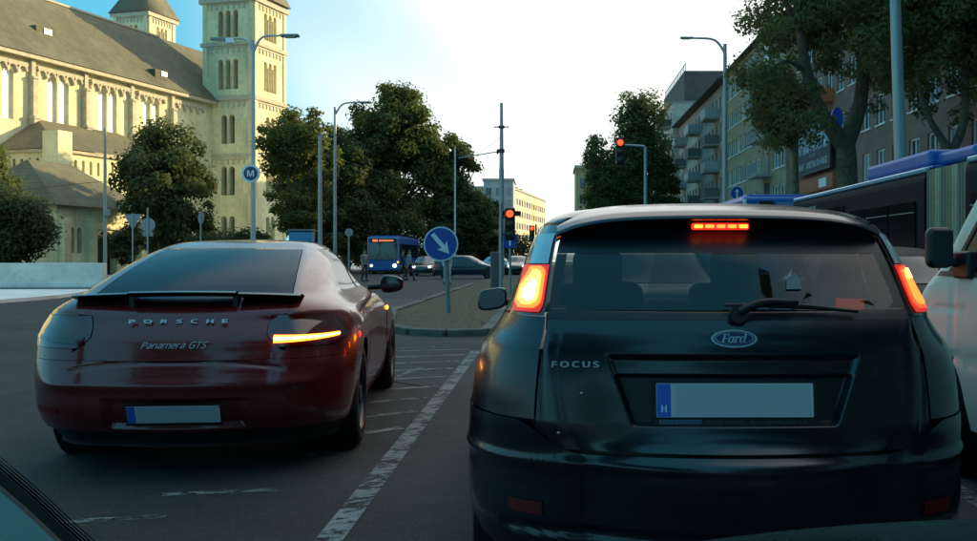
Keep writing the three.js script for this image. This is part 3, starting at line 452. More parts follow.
  obj('trunk', [limb([V(0, 0, 0), V(-.2, 3, 0), V(.1, 5.2, 0)], [.3, .26, .2], 10), limb([V(-.1, 4.2, 0), V(.6, 5.8, 0), V(.9, 8, -.3), V(1.5, 10, -.5)], [.2, .16, .12, .04], 8), limb([V(.1, 5, 0), V(-.8, 6.4, .2), V(-1.2, 8, .3)], [.16, .1, .03], 8)], M.bark, u3);
  obj('crown', crownGeo(envelope(1.2, 10.5, 0, 4.0, 3.6, 3.4, 34, 231), 12000, .22, 232, .6), leafG, u3);
}
{ // the avenue goes on behind the queue of cars: its crowns are what the car paint mirrors
  const spots = [[-11, 5, 251, 'overhanging avenue tree on the verge level with the queue'], [-10, -12, 252, 'overhanging avenue tree on the verge behind the queue'], [-10, -30, 253, 'overhanging avenue tree on the verge well behind the queue'], [11.6, -6, 254, 'overhanging pavement tree level with the queue'], [11.6, -22, 255, 'overhanging pavement tree behind the queue'], [11.6, -40, 256, 'overhanging pavement tree well behind the queue']];
  for (const [x, d, s, l] of spots) { const q = x < 0 ? 2.2 : -2.2; if (d > -4 && d < 8 && x < 0) continue; tree(l, x, d, 5, .4, envelope(x + q, 10.5, -d, 8.2, 5.2, 8, 40, s, .26, .4), 8000, .62, leafB, s); }
}
{ // low dark planting that closes the view under the crowns
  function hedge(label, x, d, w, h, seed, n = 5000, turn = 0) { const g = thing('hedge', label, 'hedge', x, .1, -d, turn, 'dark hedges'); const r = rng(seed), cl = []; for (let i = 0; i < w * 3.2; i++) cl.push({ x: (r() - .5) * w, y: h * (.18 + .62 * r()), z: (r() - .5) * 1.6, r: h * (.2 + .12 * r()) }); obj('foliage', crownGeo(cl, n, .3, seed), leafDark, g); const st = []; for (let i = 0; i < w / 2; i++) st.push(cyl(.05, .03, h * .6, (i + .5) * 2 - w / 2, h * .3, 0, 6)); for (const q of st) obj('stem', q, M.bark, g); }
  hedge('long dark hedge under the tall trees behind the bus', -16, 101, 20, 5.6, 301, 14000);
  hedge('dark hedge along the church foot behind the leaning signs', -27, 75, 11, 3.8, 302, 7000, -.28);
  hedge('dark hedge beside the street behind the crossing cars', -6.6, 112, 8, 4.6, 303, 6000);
}
// ---------------------------------------------------------------- poles, lamps, signs, traffic lights
const px = (u, d) => (u - 550) / 960 * d, py = (v, d) => 1.28 - (v - 258) / 960 * d;      // layout sums: where a bearing meets a chosen distance
function lampHead(parent, a, b, w = .3) { // flat lantern at the end of an arm from a to b
  const d = b.clone().sub(a).setY(0).normalize(), g = new RoundedBoxGeometry(.75, .11, w, 2, .05); g.rotateY(-Math.atan2(d.z, d.x)); g.translate(b.x + d.x * .3, b.y, b.z + d.z * .3); obj('lamp_head', g, M.metalGrey, parent);
  const l = new RoundedBoxGeometry(.45, .05, w * .7, 1, .02); l.rotateY(-Math.atan2(d.z, d.x)); l.translate(b.x + d.x * .32, b.y - .06, b.z + d.z * .32); obj('lens', l, mat(.5, .5, .46, .3), parent);
}
function lampPost(label, x, d, h, r, arms, m = M.galv) {
  const p = thing('street_lamp', label, 'street lamp', x, 0, -d, 0, 'street lamps');
  obj('post', [cyl(r * 1.15, r * .95, 1.6, 0, .8, 0, 12), cyl(r * .95, r * .6, h - 1.6, 0, 1.6 + (h - 1.6) / 2, 0, 12)], m, p); obj('base', cyl(r * 1.7, r * 1.5, .22, 0, .13, 0, 12), M.metalDark, p);
  for (const [ax, ay, az] of arms) { const e = V(ax, h + ay, az); obj('arm', limb([V(0, h - .5, 0), V(ax * .3, h + ay * .6, az * .3), e], [r * .5, r * .42, r * .35], 8), m, p); lampHead(p, V(0, h, 0), e); }
  return p;
}
const L1 = lampPost('tall twin armed street lamp carrying the round metro sign', -11.75, 38, 9.9, .11, [[1.15, .18, 0], [-1.0, .05, 0]], mat(.55, .58, .56, .5, { map: rep(grainT, 1) }));
obj('camera_box', rbx(.28, .2, .2, .03, -.9, 9.85, .1), M.signWhite, L1);
lampPost('street lamp with a long arm in front of the tall tree', px(335, 62), 62, py(107, 62), .13, [[1.7, .3, 0]]);
lampPost('tall street lamp with its arm over the road beside the blue round sign', px(725, 55), 55, py(44, 55), .17, [[-1.9, .35, 0]]);
{ // plain masts
  const m1 = thing('mast', 'plain tapering steel mast between the street lamps', 'mast', px(320, 58), 0, -58); obj('pole', cyl(.15, .11, 8.7, 0, 4.35, 0, 12), M.galv, m1); obj('cap', cyl(.13, .05, .1, 0, 8.76, 0, 12), M.metalDark, m1);
  const m2 = thing('mast', 'heavy blue grey tubular mast rising behind the articulated bus', 'mast', 10.1, .12, -27); obj('pole', cyl(.19, .12, 14, -.12, 7, 0, 16).applyMatrix4(new THREE.Matrix4().makeShear(0, 0, -.032, 0, 0, 0)).translate(.0, 0, 0), mat(.34, .40, .40, .35, { metalness: .4, map: rep(grainT, 1) }), m2); obj('base', cyl(.3, .28, .2, -.12, .1, 0, 14), M.metalDark, m2);
  const D = 60, m3 = thing('mast', 'tall catenary mast with short crossbars and a bracket arm', 'mast', px(501.5, D), .1, -D), H = py(103, D) - .1; obj('pole', [cyl(.17, .16, H * .62, 0, H * .31, 0, 12), cyl(.14, .09, H * .38, 0, H * .81, 0, 12)], M.galv, m3);
  const yc = py(127, D) - .1, ya = py(151, D) - .1; obj('crossbar', [bx(.95, .07, .07, 0, yc, 0), bx(.07, .07, .95, 0, yc, 0)], M.galv, m3); obj('collar', cyl(.2, .2, .14, 0, yc, 0, 12), M.metalDark, m3);
  obj('bracket_arm', [rod(V(0, ya, 0), V(-2.7, ya - .45, 0), .035), rod(V(0, ya + .9, 0), V(-1.5, ya - .2, 0), .012)], M.galv, m3); obj('insulator', [cyl(.07, .05, .3, -.25, ya - .04, 0, 8), cyl(.2, .2, .22, 0, ya, 0, 10)], M.metalDark, m3);
  const m4 = thing('mast', 'short thin mast standing before the dark rounded tree', 'mast', px(455, 66), .1, -66); obj('pole', cyl(.07, .05, py(147, 66), 0, py(147, 66) / 2, 0, 10), mat(.6, .62, .6, .5), m4); obj('cap', bx(.12, .06, .12, 0, py(147, 66), 0), M.metalDark, m4);
  const m6 = thing('mast', 'thin mast with small box near the parapet', 'mast', px(105, 45), 0, -45); obj('pole', cyl(.09, .06, py(128, 45), 0, py(128, 45) / 2, 0, 10), mat(.35, .34, .27, .6), m6); obj('box', rbx(.2, .3, .16, .02, .12, 3.4, 0), M.metalGrey, m6);
  // overhead wires
  const w1 = obj('overhead_wire', limb([V(px(106, 45), py(181, 45), -45), V(-30, 4.2, -46), V(-45, 4.7, -47)], [.012, .012], 5), M.metalDark); tag(w1, 'thin overhead wire running from the mast near the parapet', 'wire');
  const w2 = obj('overhead_wire', limb([V(px(320, 58), 7.6, -58), V(-10, 6.4, -59), V(px(455, 66), py(199, 66), -66)], [.012, .012], 5), M.metalDark); tag(w2, 'thin overhead wire slung between two masts before the trees', 'wire');
}
function disc(r, t = .03, n = 36) { return new THREE.CylinderGeometry(r, r, t, n).rotateX(Math.PI / 2); }
function ring(r0, r1, n = 36) { return new THREE.RingGeometry(r0, r1, n); }
function arrowGeo(len, w, head, hw) { const s = new THREE.Shape([[-w / 2, -len / 2], [w / 2, -len / 2], [w / 2, len / 2 - head], [hw / 2, len / 2 - head * 1.25], [0, len / 2], [-hw / 2, len / 2 - head * 1.25], [-w / 2, len / 2 - head]].map((p) => new THREE.Vector2(...p))); return new THREE.ShapeGeometry(s); }
{ // keep-right sign on the island
  const D = 20.6, s = thing('keep_right_sign', 'round blue sign with a white slanting arrow on its grey post', 'road sign', px(448, D), .1, -D); const yc = py(244, D) - .1;
  obj('post', cyl(.055, .05, yc + .3, 0, (yc + .3) / 2, -.07, 12).applyMatrix4(new THREE.Matrix4().makeShear(0, 0, -.035, 0, 0, 0)), mat(.30, .31, .29, .6, { metalness: .4, map: rep(grainT, 2) }), s);
  const b = obj('disc', disc(.375, .025), M.signBlue, s); b.position.set(-.15, yc, .02); b.rotation.z = .02;
  obj('border', ring(.345, .372), M.signWhite, b).position.z = .0142; const a = obj('arrow', arrowGeo(.56, .09, .2, .28), M.signWhite, b); a.position.z = .0145; a.rotation.z = Math.PI + .68;
  obj('clamp', [bx(.3, .05, .05, -.12, yc + .12, -.03), bx(.3, .05, .05, -.1, yc - .12, -.03)], M.metalGrey, s);
}
function signalHead(parent, x, y, z, lit, s = 1, back = true) {
  const h = obj('signal_head', merge([rbx(.3 * s, .95 * s, .22 * s, .04 * s, 0, 0, 0), ...[.3, 0, -.3].map((q) => { const v = new THREE.CylinderGeometry(.13 * s, .13 * s, .18 * s, 16, 1, true, -Math.PI / 2, Math.PI).rotateX(Math.PI / 2).translate(0, q * s, .18 * s); return v; })]), M.black, parent); h.position.set(x, y, z);
  const lm = [M.redLamp, mat(.08, .05, .01, .3), mat(.01, .05, .03, .3)];
  [.3, 0, -.3].forEach((q, i) => { const l = obj('lamp', new THREE.SphereGeometry(.105 * s, 16, 8, 0, Math.PI * 2, 0, Math.PI / 2).rotateX(Math.PI / 2).scale(1, 1, .35), i === 0 && !lit ? lm[1] : lm[i], h); l.position.set(0, q * s, .112 * s); });
  return h;
}
{
  const D = 28, a = thing('traffic_light', 'red traffic light on a slim post beside the square arrow sign', 'traffic light', px(501, D), .1, -D, 0, 'traffic lights'); const yl = py(214, D) - .1;
  obj('post', cyl(.05, .05, yl + .3, 0, (yl + .3) / 2, 0, 12), M.galv, a); signalHead(a, px(510, D) - px(501, D), yl - .3, .05, true, 1); obj('bracket', [bx(.3, .05, .05, .12, yl - .1, 0), bx(.3, .05, .05, .12, yl - .6, 0)], M.black, a);
  obj('backboard', bx(.66, .14, .02, .25, yl + .02, -.09), M.black, a);
  const D2 = 31, s = thing('straight_ahead_sign', 'square blue sign with a white upward arrow below the red signal', 'road sign', px(510, D2), .1, -D2); const ys = py(241, D2) - .1;
  obj('post', cyl(.04, .04, ys + .25, 0, (ys + .25) / 2, -.05, 10), M.galv, s); const p = obj('panel', rbx(.44, .46, .025, .012, 0, ys, 0), M.signBlue, s); const ar = obj('arrow', arrowGeo(.32, .06, .1, .18), M.signWhite, p); ar.position.set(0, ys, .0145);
  const D3 = 62, c = thing('traffic_light', 'distant red traffic light on a dark post down the street', 'traffic light', px(536, D3), 0, -D3, 0, 'traffic lights'); const yc = py(229, D3); obj('post', cyl(.06, .06, yc + .3, 0, (yc + .3) / 2, 0, 10), M.metalDark, c); signalHead(c, px(532, D3) - px(536, D3), yc - .3, .05, true, 1.1);
  const D4 = 40, o = thing('traffic_light', 'red traffic light hanging from a cranked arm over the lane', 'traffic light', px(645.5, D4), 0, -D4, 0, 'traffic lights'); const yt = py(146.5, D4), xl = px(620, D4) - px(645.5, D4);
  obj('post', cyl(.075, .065, yt, 0, yt / 2, 0, 12), M.galv, o); obj('arm', limb([V(0, yt - .25, 0), V(-.04, yt - .02, 0), V(-.25, yt + .02, 0), V(xl, yt + .06, 0)], [.05, .05, .045, .04], 8), M.galv, o); signalHead(o, xl, py(143, D4) - .36, .05, true, 1.2);
  const D5 = 30, n = thing('notice_panel', 'tall narrow dark panel standing at the crossing', 'panel', px(495, D5), .1, -D5, .5); obj('panel', rbx(.3, 1.3, .08, .02, 0, .72, 0), mat(.12, .14, .15, .5), n); obj('foot', bx(.34, .08, .2, 0, .04, 0), M.metalDark, n);
}
{ // other signs
  const D = 37.7, m = thing('metro_sign', 'round white sign with a dark M mounted on the lamp post', 'sign', -11.75, 0, -D); const y = py(173.5, D); const d = obj('disc', disc(.36, .06), M.signWhite, m); d.position.set(0, y, 0); obj('inner_disc', disc(.27, .02), mat(.02, .05, .11, .4), d).position.z = .026; const lg = letters('M', .27, .25, .01, {}); obj('letter', lg, M.signWhite, d).position.z = .037; obj('bracket', bx(.08, .3, .22, 0, y, -.14), M.metalDark, m);
  function backSign(label, u, v, D, shape, h) { const s = thing('road_sign', label, 'road sign', px(u, D), .1, -D, 0, 'backs of road signs'); const y = py(v, D) - .1; obj('post', cyl(.035, .035, y + h, 0, (y + h) / 2, .04, 10), M.galv, s); const p = obj('plate', shape, M.signBack, s); p.position.y = y; return s; }
  const tri = new THREE.ExtrudeGeometry(new THREE.Shape([[-.42, .36], [.42, .36], [0, -.38]].map((p) => new THREE.Vector2(...p))), { depth: .02, bevelEnabled: false });
  backSign('grey back of an inverted triangle sign near the porch', 133, 222, 44, tri, .4);
  const rs = backSign('pale round sign back with a small plate beneath it', 148, 225, 42, disc(.31, .02), .75); obj('small_plate', bx(.42, .2, .02, 0, py(234, 42) - .1, 0), M.signBack, rs);
  backSign('small oval seen sign back in front of the dark tree', 201, 218, 46, disc(.29, .02).scale(.5, 1, 1), .3);
  backSign('small round grey sign back near the oncoming bus', 349, 232.5, 45, disc(.19, .02), .1);
  const D6 = 46, b = thing('blue_arrow_sign', 'round blue sign with a white arrow beside the tall street lamp', 'road sign', px(737, D6), 0, -D6); const y6 = py(193, D6); obj('post', cyl(.05, .05, y6 + .4, 0, (y6 + .4) / 2, -.06, 10), M.galv, b); const bd = obj('disc', disc(.34, .025), M.signBlue, b); bd.position.y = y6; obj('border', ring(.31, .335), M.signWhite, bd).position.z = .014; obj('arrow', arrowGeo(.42, .08, .14, .24), M.signWhite, bd).position.z = .0145;
  const D7 = 47, k = thing('kiosk', 'small blue topped kiosk under the trees by the lamp', 'kiosk', px(302, D7), .1, -D7); obj('body', rbx(1.0, 1.9, .9, .05, 0, .98, 0), mat(.03, .045, .07, .5), k); obj('sign_box', rbx(1.06, .5, .96, .05, 0, 2.2, 0), mat(.05, .24, .42, .4), k); obj('roof', rbx(1.14, .1, 1.04, .03, 0, 2.52, 0), mat(.1, .12, .14, .5), k);
}
// ---------------------------------------------------------------- vehicle bodies: horizontal outlines stacked by height
// local frame of a vehicle: origin on the ground under the rear centre, x across, forward = -z
class Hull {
  constructor(o) { Object.assign(this, o); }
  dims(y) {
    const w = this.w(y), zr = this.zr(y), zf = this.zf(y), half = (zf - zr) / 2;
    const r = Math.min(this.rr(y), w * .9), rz = Math.min(this.rrz(y), half * .8), br = Math.min(this.br(y), half * .15), q = Math.min(this.rf(y), w * .9), qz = Math.min(this.rfz(y), half * .8), bf = Math.min(this.bf(y), half * .15);
    const L = (r + rz) / 2 * Math.PI / 2, Lq = (q + qz) / 2 * Math.PI / 2, xe = w - r, xq = w - q, zc = zr + br + rz, zq = zf - bf - qz;
    return { w, zr, zf, r, rz, br, q, qz, bf, L, Lq, xe, xq, zc, zq, Ls: Math.max(.01, zq - zc) };
  }
  total(y) { const d = this.dims(y); return d.xe + d.L + d.Ls + d.Lq + d.xq; }
  side(y) { const d = this.dims(y); return d.xe + d.L; }              // s where the straight side begins
  sOfZ(z, y) { const d = this.dims(y); return d.xe + d.L + (z - d.zc); }
  raw(s, y) {
    const d = this.dims(y), sg = Math.sign(s) || 1; s = Math.abs(s); let x, z;
    if (s <= d.xe) { x = s; z = d.zr + d.br * (s / d.xe) ** 2; }
    else if (s <= d.xe + d.L) { const a = (s - d.xe) / d.L * Math.PI / 2; x = d.xe + d.r * Math.sin(a); z = d.zc - d.rz * Math.cos(a); }
    else if (s <= d.xe + d.L + d.Ls) { x = d.w; z = d.zc + (s - d.xe - d.L); }
    else if (s <= d.xe + d.L + d.Ls + d.Lq) { const a = (s - d.xe - d.L - d.Ls) / d.Lq * Math.PI / 2; x = d.xq + d.q * Math.cos(a); z = d.zq + d.qz * Math.sin(a); }
    else { const t = Math.max(0, d.xq - (s - d.xe - d.L - d.Ls - d.Lq)); x = t; z = d.zf - d.bf * (d.xq ? (t / d.xq) ** 2 : 0); }
    if (this.bulge) x += this.bulge(z, y);
    return V(sg * x, y, -z);
  }
  at(s, y, off = 0) {
    const p = this.raw(s, y); if (!off) return p;
    const e = .004, a = this.raw(s + e, y).sub(this.raw(s - e, y)), b = this.raw(s, y + e).sub(this.raw(s, y - e)), n = a.cross(b).normalize();
    return p.addScaledVector(n, off);
  }
  // patch between two edges given per height
  rows(y0, y1, sl, sr, nu, nv, off = 0) { const f = typeof off === 'function' ? off : () => off; return grid(nu, nv, (u, v) => { const y = lerp(y0, y1, v), s = lerp(sl(y), sr(y), u); return this.at(s, y, f(s, y)); }); }
  // patch between lower and upper edges given per length along the side
  cols(z0, z1, yb, yt, sg, nu, nv, off = 0) {
    const f = typeof off === 'function' ? off : () => off, zs = []; for (let i = 0; i <= nu; i++) zs.push(lerp(z0, z1, i / nu));
    return grid(nu, nv, (u, v) => { const z = zs[Math.round(u * nu)], y = lerp(yb(z), yt(z), v), s = this.sOfZ(z, y); return this.at(sg * s, y, f(z, y)); }, sg < 0);
  }
  // closed loft right round
  loft(ys, n = 72, off = 0) {
    const pos = [], idx = [], uv = [];
    ys.forEach((y, j) => { const T = this.total(y); for (let i = 0; i <= n; i++) { const t = i / n * 2 - 1, k = Math.sign(t) * Math.abs(t), p = this.at(k * T * .99999, y, off); pos.push(p.x, p.y, p.z); uv.push(i / n * 6, y * 2); } });
    for (let j = 0; j + 1 < ys.length; j++) for (let i = 0; i < n; i++) { const a = j * (n + 1) + i, b = a + n + 1; idx.push(a, a + 1, b, b, a + 1, b + 1); }
    const cap = (j, flip) => { const c = pos.length / 3; let cx = 0, cz = 0; for (let i = 0; i < n; i++) { cx += pos[(j * (n + 1) + i) * 3]; cz += pos[(j * (n + 1) + i) * 3 + 2]; } pos.push(cx / n, ys[j], cz / n); uv.push(0, 0); for (let i = 0; i < n; i++) { const a = j * (n + 1) + i; flip ? idx.push(c, a + 1, a) : idx.push(c, a, a + 1); } };
    cap(0, false); cap(ys.length - 1, true);
    const g = new THREE.BufferGeometry(); g.setAttribute('position', new THREE.Float32BufferAttribute(pos, 3)); g.setAttribute('uv', new THREE.Float32BufferAttribute(uv, 2)); g.setIndex(idx); g.computeVertexNormals(); return g;
  }
}
const ys = (a, b, n, pow = 1) => Array.from({ length: n + 1 }, (_, i) => lerp(a, b, pow === 1 ? i / n : 1 - Math.pow(1 - i / n, pow)));
const K = (v) => () => v;
const wheelCache = {};
function wheelGeo(R, w, rimR, spokes) {
  const k = [R, w, rimR, spokes].join(); if (wheelCache[k]) return wheelCache[k];
  const tyre = new THREE.LatheGeometry([[rimR, -w / 2], [R - .03, -w / 2], [R - .008, -w / 2 + .02], [R, -w / 4], [R, w / 4], [R - .008, w / 2 - .02], [R - .03, w / 2], [rimR, w / 2]].map((p) => new THREE.Vector2(...p)), 32).rotateZ(Math.PI / 2);
  const rim = [new THREE.LatheGeometry([[rimR, w / 2 - .01], [rimR - .02, w / 2], [rimR - .035, w / 2 - .03], [rimR - .04, -w / 2]].map((p) => new THREE.Vector2(...p)), 32).rotateZ(-Math.PI / 2), cyl(.055, .055, .06, w / 2 - .04, 0, 0, 12, 'x')];
  for (let i = 0; i < spokes; i++) rim.push(bx(.03, rimR - .04, rimR * .2).translate(0, (rimR - .02) / 2, 0).rotateX(i / spokes * 2 * Math.PI).translate(w / 2 - .05, 0, 0));
  return wheelCache[k] = { tyre, rim: merge(rim), well: cyl(rimR - .03, rimR - .03, .02, 0, 0, 0, 20, 'x') };
}
function addWheel(root, x, y, z, R, w, rimR, spokes) { // x sign gives the outer side
  const G = wheelGeo(R, w, rimR, spokes), t = new THREE.Group(); t.name = 'wheel'; t.position.set(x, y, z); if (x < 0) t.rotation.y = Math.PI; root.add(t);
  obj('tyre', G.tyre, M.rubber, t); obj('rim', G.rim, M.rim, t); obj('brake_disc', G.well, M.metalDark, t); return t;
}
const paintOf = (r, g, b, rough = .35) => new THREE.MeshPhysicalMaterial({ color: new THREE.Color().setRGB(r, g, b), roughness: rough, metalness: .15, clearcoat: .7, clearcoatRoughness: .07, roughnessMap: rep(smearT, 1, 1) });
const tintGlass = (c = .3, rough = .02) => new THREE.MeshPhysicalMaterial({ color: new THREE.Color().setRGB(c * .9, c * .97, c), roughness: rough, transmission: 1, thickness: 0, ior: 1.52, side: THREE.DoubleSide });
// raised lettering or badge seated on the rear face of a hull at (x, y)
function seat(o, hull, x, y, off) { const p = hull.at(x, y, off), n = hull.at(x, y, off + .1).sub(p).normalize(); o.position.copy(p); o.quaternion.setFromUnitVectors(V(0, 0, 1), n); return o; }
function plateTex(text) { return canvasTex(512, 112, (c, w, h) => { c.fillStyle = '#c6c8cc'; c.fillRect(0, 0, w, h); c.fillStyle = '#b9bcc2'; c.fillRect(60, 6, w - 68, h - 12); c.fillStyle = '#2a66d0'; c.fillRect(0, 0, 46, h); c.fillStyle = '#dfe6f2'; if (text) { c.font = 'bold 34px sans-serif'; c.fillText(text, 11, 96); } }); }
// ---------------------------------------------------------------- dark blue hatchback ahead
{
  const H = new Hull({
    w: curve([[.18, .86], [.3, .905], [.45, .92], [.62, .92], [.75, .912], [.88, .892], [.97, .862], [1.03, .815], [1.08, .785], [1.16, .748], [1.28, .704], [1.39, .655], [1.43, .615], [1.46, .55], [1.48, .45], [1.49, .33], [1.497, .12]]),
    zr: curve([[.18, .14], [.28, .04], [.38, .005], [.55, 0], [.60, .010], [.635, .034], [.675, .07], [.74, .092], [.95, .12], [1.02, .14], [1.07, .17], [1.2, .265], [1.3, .34], [1.40, .43], [1.43, .47], [1.46, .56], [1.48, .72], [1.49, .95], [1.497, 1.3]]),
    zf: curve([[.18, 4.2], [.3, 4.32], [.55, 4.33], [.68, 4.28], [.8, 4.0], [.9, 3.5], [.97, 3.2], [1.0, 3.1], [1.1, 2.93], [1.3, 2.5], [1.4, 2.28], [1.45, 2.1], [1.48, 1.9], [1.497, 1.55]]),
    rr: curve([[.2, .44], [.6, .43], [.7, .37], [1.0, .27], [1.1, .18], [1.3, .12], [1.4, .11], [1.49, .1]]), rrz: curve([[.2, .54], [.6, .55], [.75, .56], [1.1, .44], [1.4, .3], [1.49, .2]]),
    br: curve([[.2, .12], [.55, .125], [.6, .115], [.635, .094], [.675, .062], [.74, .042], [1.05, .05], [1.4, .06]]), rf: K(.4), rfz: K(.5), bf: K(.12),
  });
  const car = thing('hatchback_car', 'dark blue five door hatchback with lit tall tail lamps', 'car', .61, 0, -3.05);
  const paint = paintOf(.006, .009, .017), under = M.black; paint.clearcoat = .5; paint.clearcoatRoughness = .12; const glass = tintGlass(.2), lensClear = mat(.42, .46, .50, .12, { clearcoat: 1, metalness: .3 });
  const hx = curve([[.6, .70], [.73, .695], [1.0, .662], [1.1, .640], [1.32, .60], [1.45, .572]]);
  const arch = (z) => { for (const c of [.83, 3.47]) { const q = Math.abs(z - c); if (q < .345) return .30 + Math.sqrt(.345 * .345 - q * q); } return .2; };
  // inner shell closes the panel gaps; bonnet and nose are its front
  obj('inner_shell', H.loft([.2, .3, .45, .6, .66, .8, .93, .985], 84, -.035), under, car);
  { // front wings, nose and bonnet: the forward third of the outline
    obj('bonnet', H.rows(.55, .995, (y) => H.sOfZ(3.0, y), (y) => H.total(y) * 2 - H.sOfZ(3.0, y), 40, 16), paint, car);
  }
  // bumper with a ledge and a pressed groove
  const bump = (s, y) => { const a = Math.abs(s); let o = 0; o -= .012 * (sstep(.35, .362, y) - sstep(.385, .397, y)) * sstep(.86, .8, a); o += .008 * Math.exp(-(((y - .60) / .018) ** 2)); return o; };
  const bTop = (s) => { const a = Math.abs(s); return .632 + .105 * sstep(.5, .80, a); };
  obj('bumper', grid(110, 46, (u, v) => { const S = 1.40, s = lerp(-S, S, u), y = lerp(.2, bTop(s), Math.pow(v, .85)); return H.at(s, y, bump(s, y) + .004); }), paint, car);
  const bl = obj('bumper_valance', grid(60, 6, (u, v) => { const s = lerp(-.62, .62, u), y = lerp(.19, .30, v); return H.at(s, y, .008); }), mat(.015, .016, .018, .7), car);
  for (const sg of [-1, 1]) { const g = sg < 0 ? H.rows(.425, .468, K(-.80), K(-.655), 12, 4, .012) : H.rows(.425, .468, K(.655), K(.80), 12, 4, .012); obj('reflector', g, mat(.16, .006, .006, .25, { clearcoat: 1 }), car); }
  // tailgate with the number plate recess and handle bar pressed in
  const inTrap = (s, y, m) => { const t = clamp((y - .735) / .215), hw = lerp(.335, .415, t); return sstep(hw + m, hw - m, Math.abs(s)) * sstep(.735 - m, .735 + m, y) * sstep(.952 + m, .952 - m, y); };
  const gate = (s, y) => -.036 * inTrap(s, y, .012) * (1 - .55 * sstep(.885, .895, y)) - .006 * Math.exp(-(((Math.abs(s) - .655) / .012) ** 2));
  const uk = [0, .22, .30, .70, .78, 1];      // columns follow the slanted edges of the recess
  obj('tailgate', grid(150, 110, (u, v) => { const y = lerp(.645, 1.07, v), w = hx(y) - .006 - .03 * (1 - sstep(.645, .69, y)), hw = lerp(.335, .415, (y - .735) / .215), k = [-w, -hw - .014, -hw + .014, hw - .014, hw + .014, w]; let i = 0; while (i < 4 && u > uk[i + 1]) i++; const s = lerp(k[i], k[i + 1], (u - uk[i]) / (uk[i + 1] - uk[i])); return H.at(s, y, gate(s, y)); }), paint, car);
  // quarter panels beside the tailgate, under the lamps
  for (const sg of [-1, 1]) {
    const q = (y) => hx(y) + .004, e = (y) => H.side(y) + .12;
    obj('quarter_panel', sg > 0 ? H.rows(.742, 1.08, q, e, 26, 20) : H.rows(.742, 1.08, (y) => -e(y), (y) => -q(y), 26, 20), paint, car);
    const zs = H.dims(.85).zc + .1;
    obj('body_side', H.cols(zs, 3.02, arch, (z) => .985 + .035 * sstep(2.2, .6, z), sg, 120, 18, (z, y) => -.010 * Math.exp(-(((y - .62) / .02) ** 2))), paint, car);
    // tall tail lamp: clear upper lens, red lower lens with a lit core
    const outer = (y) => lerp(hx(y), H.side(y), .58 + .16 * sstep(1.1, 1.35, y)), inner = (y) => hx(y) + .008;
    const R = (a, b, i, o, off) => sg > 0 ? H.rows(a, b, i, o, 16, 18, off) : H.rows(a, b, (y) => -o(y), (y) => -i(y), 16, 18, off);
    const lamp = obj('tail_lamp', R(1.08, 1.40, inner, outer, .004), mat(.02, .004, .005, .2, { clearcoat: 1 }), car);
    obj('clear_lens', R(1.256, 1.365, (y) => lerp(inner(y), outer(y), .08), (y) => lerp(inner(y), outer(y), .9), .009), lensClear, lamp);
    const cut = (y) => sstep(1.20, 1.262, y), rnd = (y) => Math.max(0, 1 - (y - 1.093) / .03) ** 2;
    obj('red_lens', R(1.090, 1.252, (y) => lerp(inner(y), outer(y), .05 + .06 * rnd(y)), (y) => lerp(inner(y), outer(y), .97 - .06 * rnd(y)), .009), glow(.42, .016, .010, [.3, .01, .01]), lamp);
    const lobe = (a, b, i0, o0, c) => [(y) => lerp(inner(y), outer(y), i0 + .16 * Math.abs((y - a) / (b - a) * 2 - 1) ** 8), (y) => lerp(inner(y), outer(y), o0 - c * sstep(.45, 1, (y - a) / (b - a)) - .2 * (1 - sstep(0, .16, (y - a) / (b - a))))];
    obj('lit_glow', R(1.101, 1.246, ...lobe(1.101, 1.246, .10, .92, .30), .0125), sg < 0 ? glow(2.3, .30, .03) : glow(1.5, .10, .025), lamp);
    obj('lit_core', R(1.112, 1.233, ...lobe(1.112, 1.233, .18, .80, .34), .016), sg < 0 ? glow(4.2, 1.25, .16) : glow(2.4, .36, .05), lamp);
    if (sg < 0) obj('lit_filament', R(1.122, 1.200, ...lobe(1.122, 1.200, .26, .62, .22), .019), glow(7, 4.2, 1.5), lamp);
    if (sg > 0) obj('bulb_spot', R(1.20, 1.235, (y) => lerp(inner(y), outer(y), .28), (y) => lerp(inner(y), outer(y), .52), .020), glow(6, 2.6, .4), lamp);
    // pillar between lamp and side window, and roof rail
    const pz = (y) => H.sOfZ(1.0 + (1.42 - y) * .2, y);
    obj('rear_pillar', sg > 0 ? H.rows(1.0, 1.45, (y) => (y < 1.08 ? H.side(y) + .05 : y < 1.40 ? outer(y) + .002 : hx(y)), pz, 18, 26) : H.rows(1.0, 1.45, (y) => -pz(y), (y) => -(y < 1.08 ? H.side(y) + .05 : y < 1.40 ? outer(y) + .002 : hx(y)), 18, 26), paint, car);
    const ga = (y) => pz(y) + .01, gb = (y) => H.sOfZ(H.zf(y) - .62, y);
    obj('side_window', sg > 0 ? H.rows(1.0, 1.415, ga, gb, 24, 12, -.006) : H.rows(1.0, 1.415, (y) => -gb(y), (y) => -ga(y), 24, 12, -.006), glass, car);
    const pb = (y) => H.sOfZ(1.95, y), pc = (y) => H.sOfZ(2.05, y); obj('door_pillar', sg > 0 ? H.rows(.99, 1.42, pb, pc, 4, 10) : H.rows(.99, 1.42, (y) => -pc(y), (y) => -pb(y), 4, 10), M.black, car);
    const wa = (y) => gb(y), wb = (y) => gb(y) + .12; obj('front_pillar', sg > 0 ? H.rows(.99, 1.43, wa, wb, 4, 12) : H.rows(.99, 1.43, (y) => -wb(y), (y) => -wa(y), 4, 12), paint, car);
    for (const z of [.83, 3.47]) { addWheel(car, sg * .80, .31, -z, .31, .2, .2, 5); obj('wheel_well', new THREE.CylinderGeometry(.35, .35, .3, 24, 1, true).rotateZ(Math.PI / 2).translate(sg * .74, .31, -z), M.black, car); }
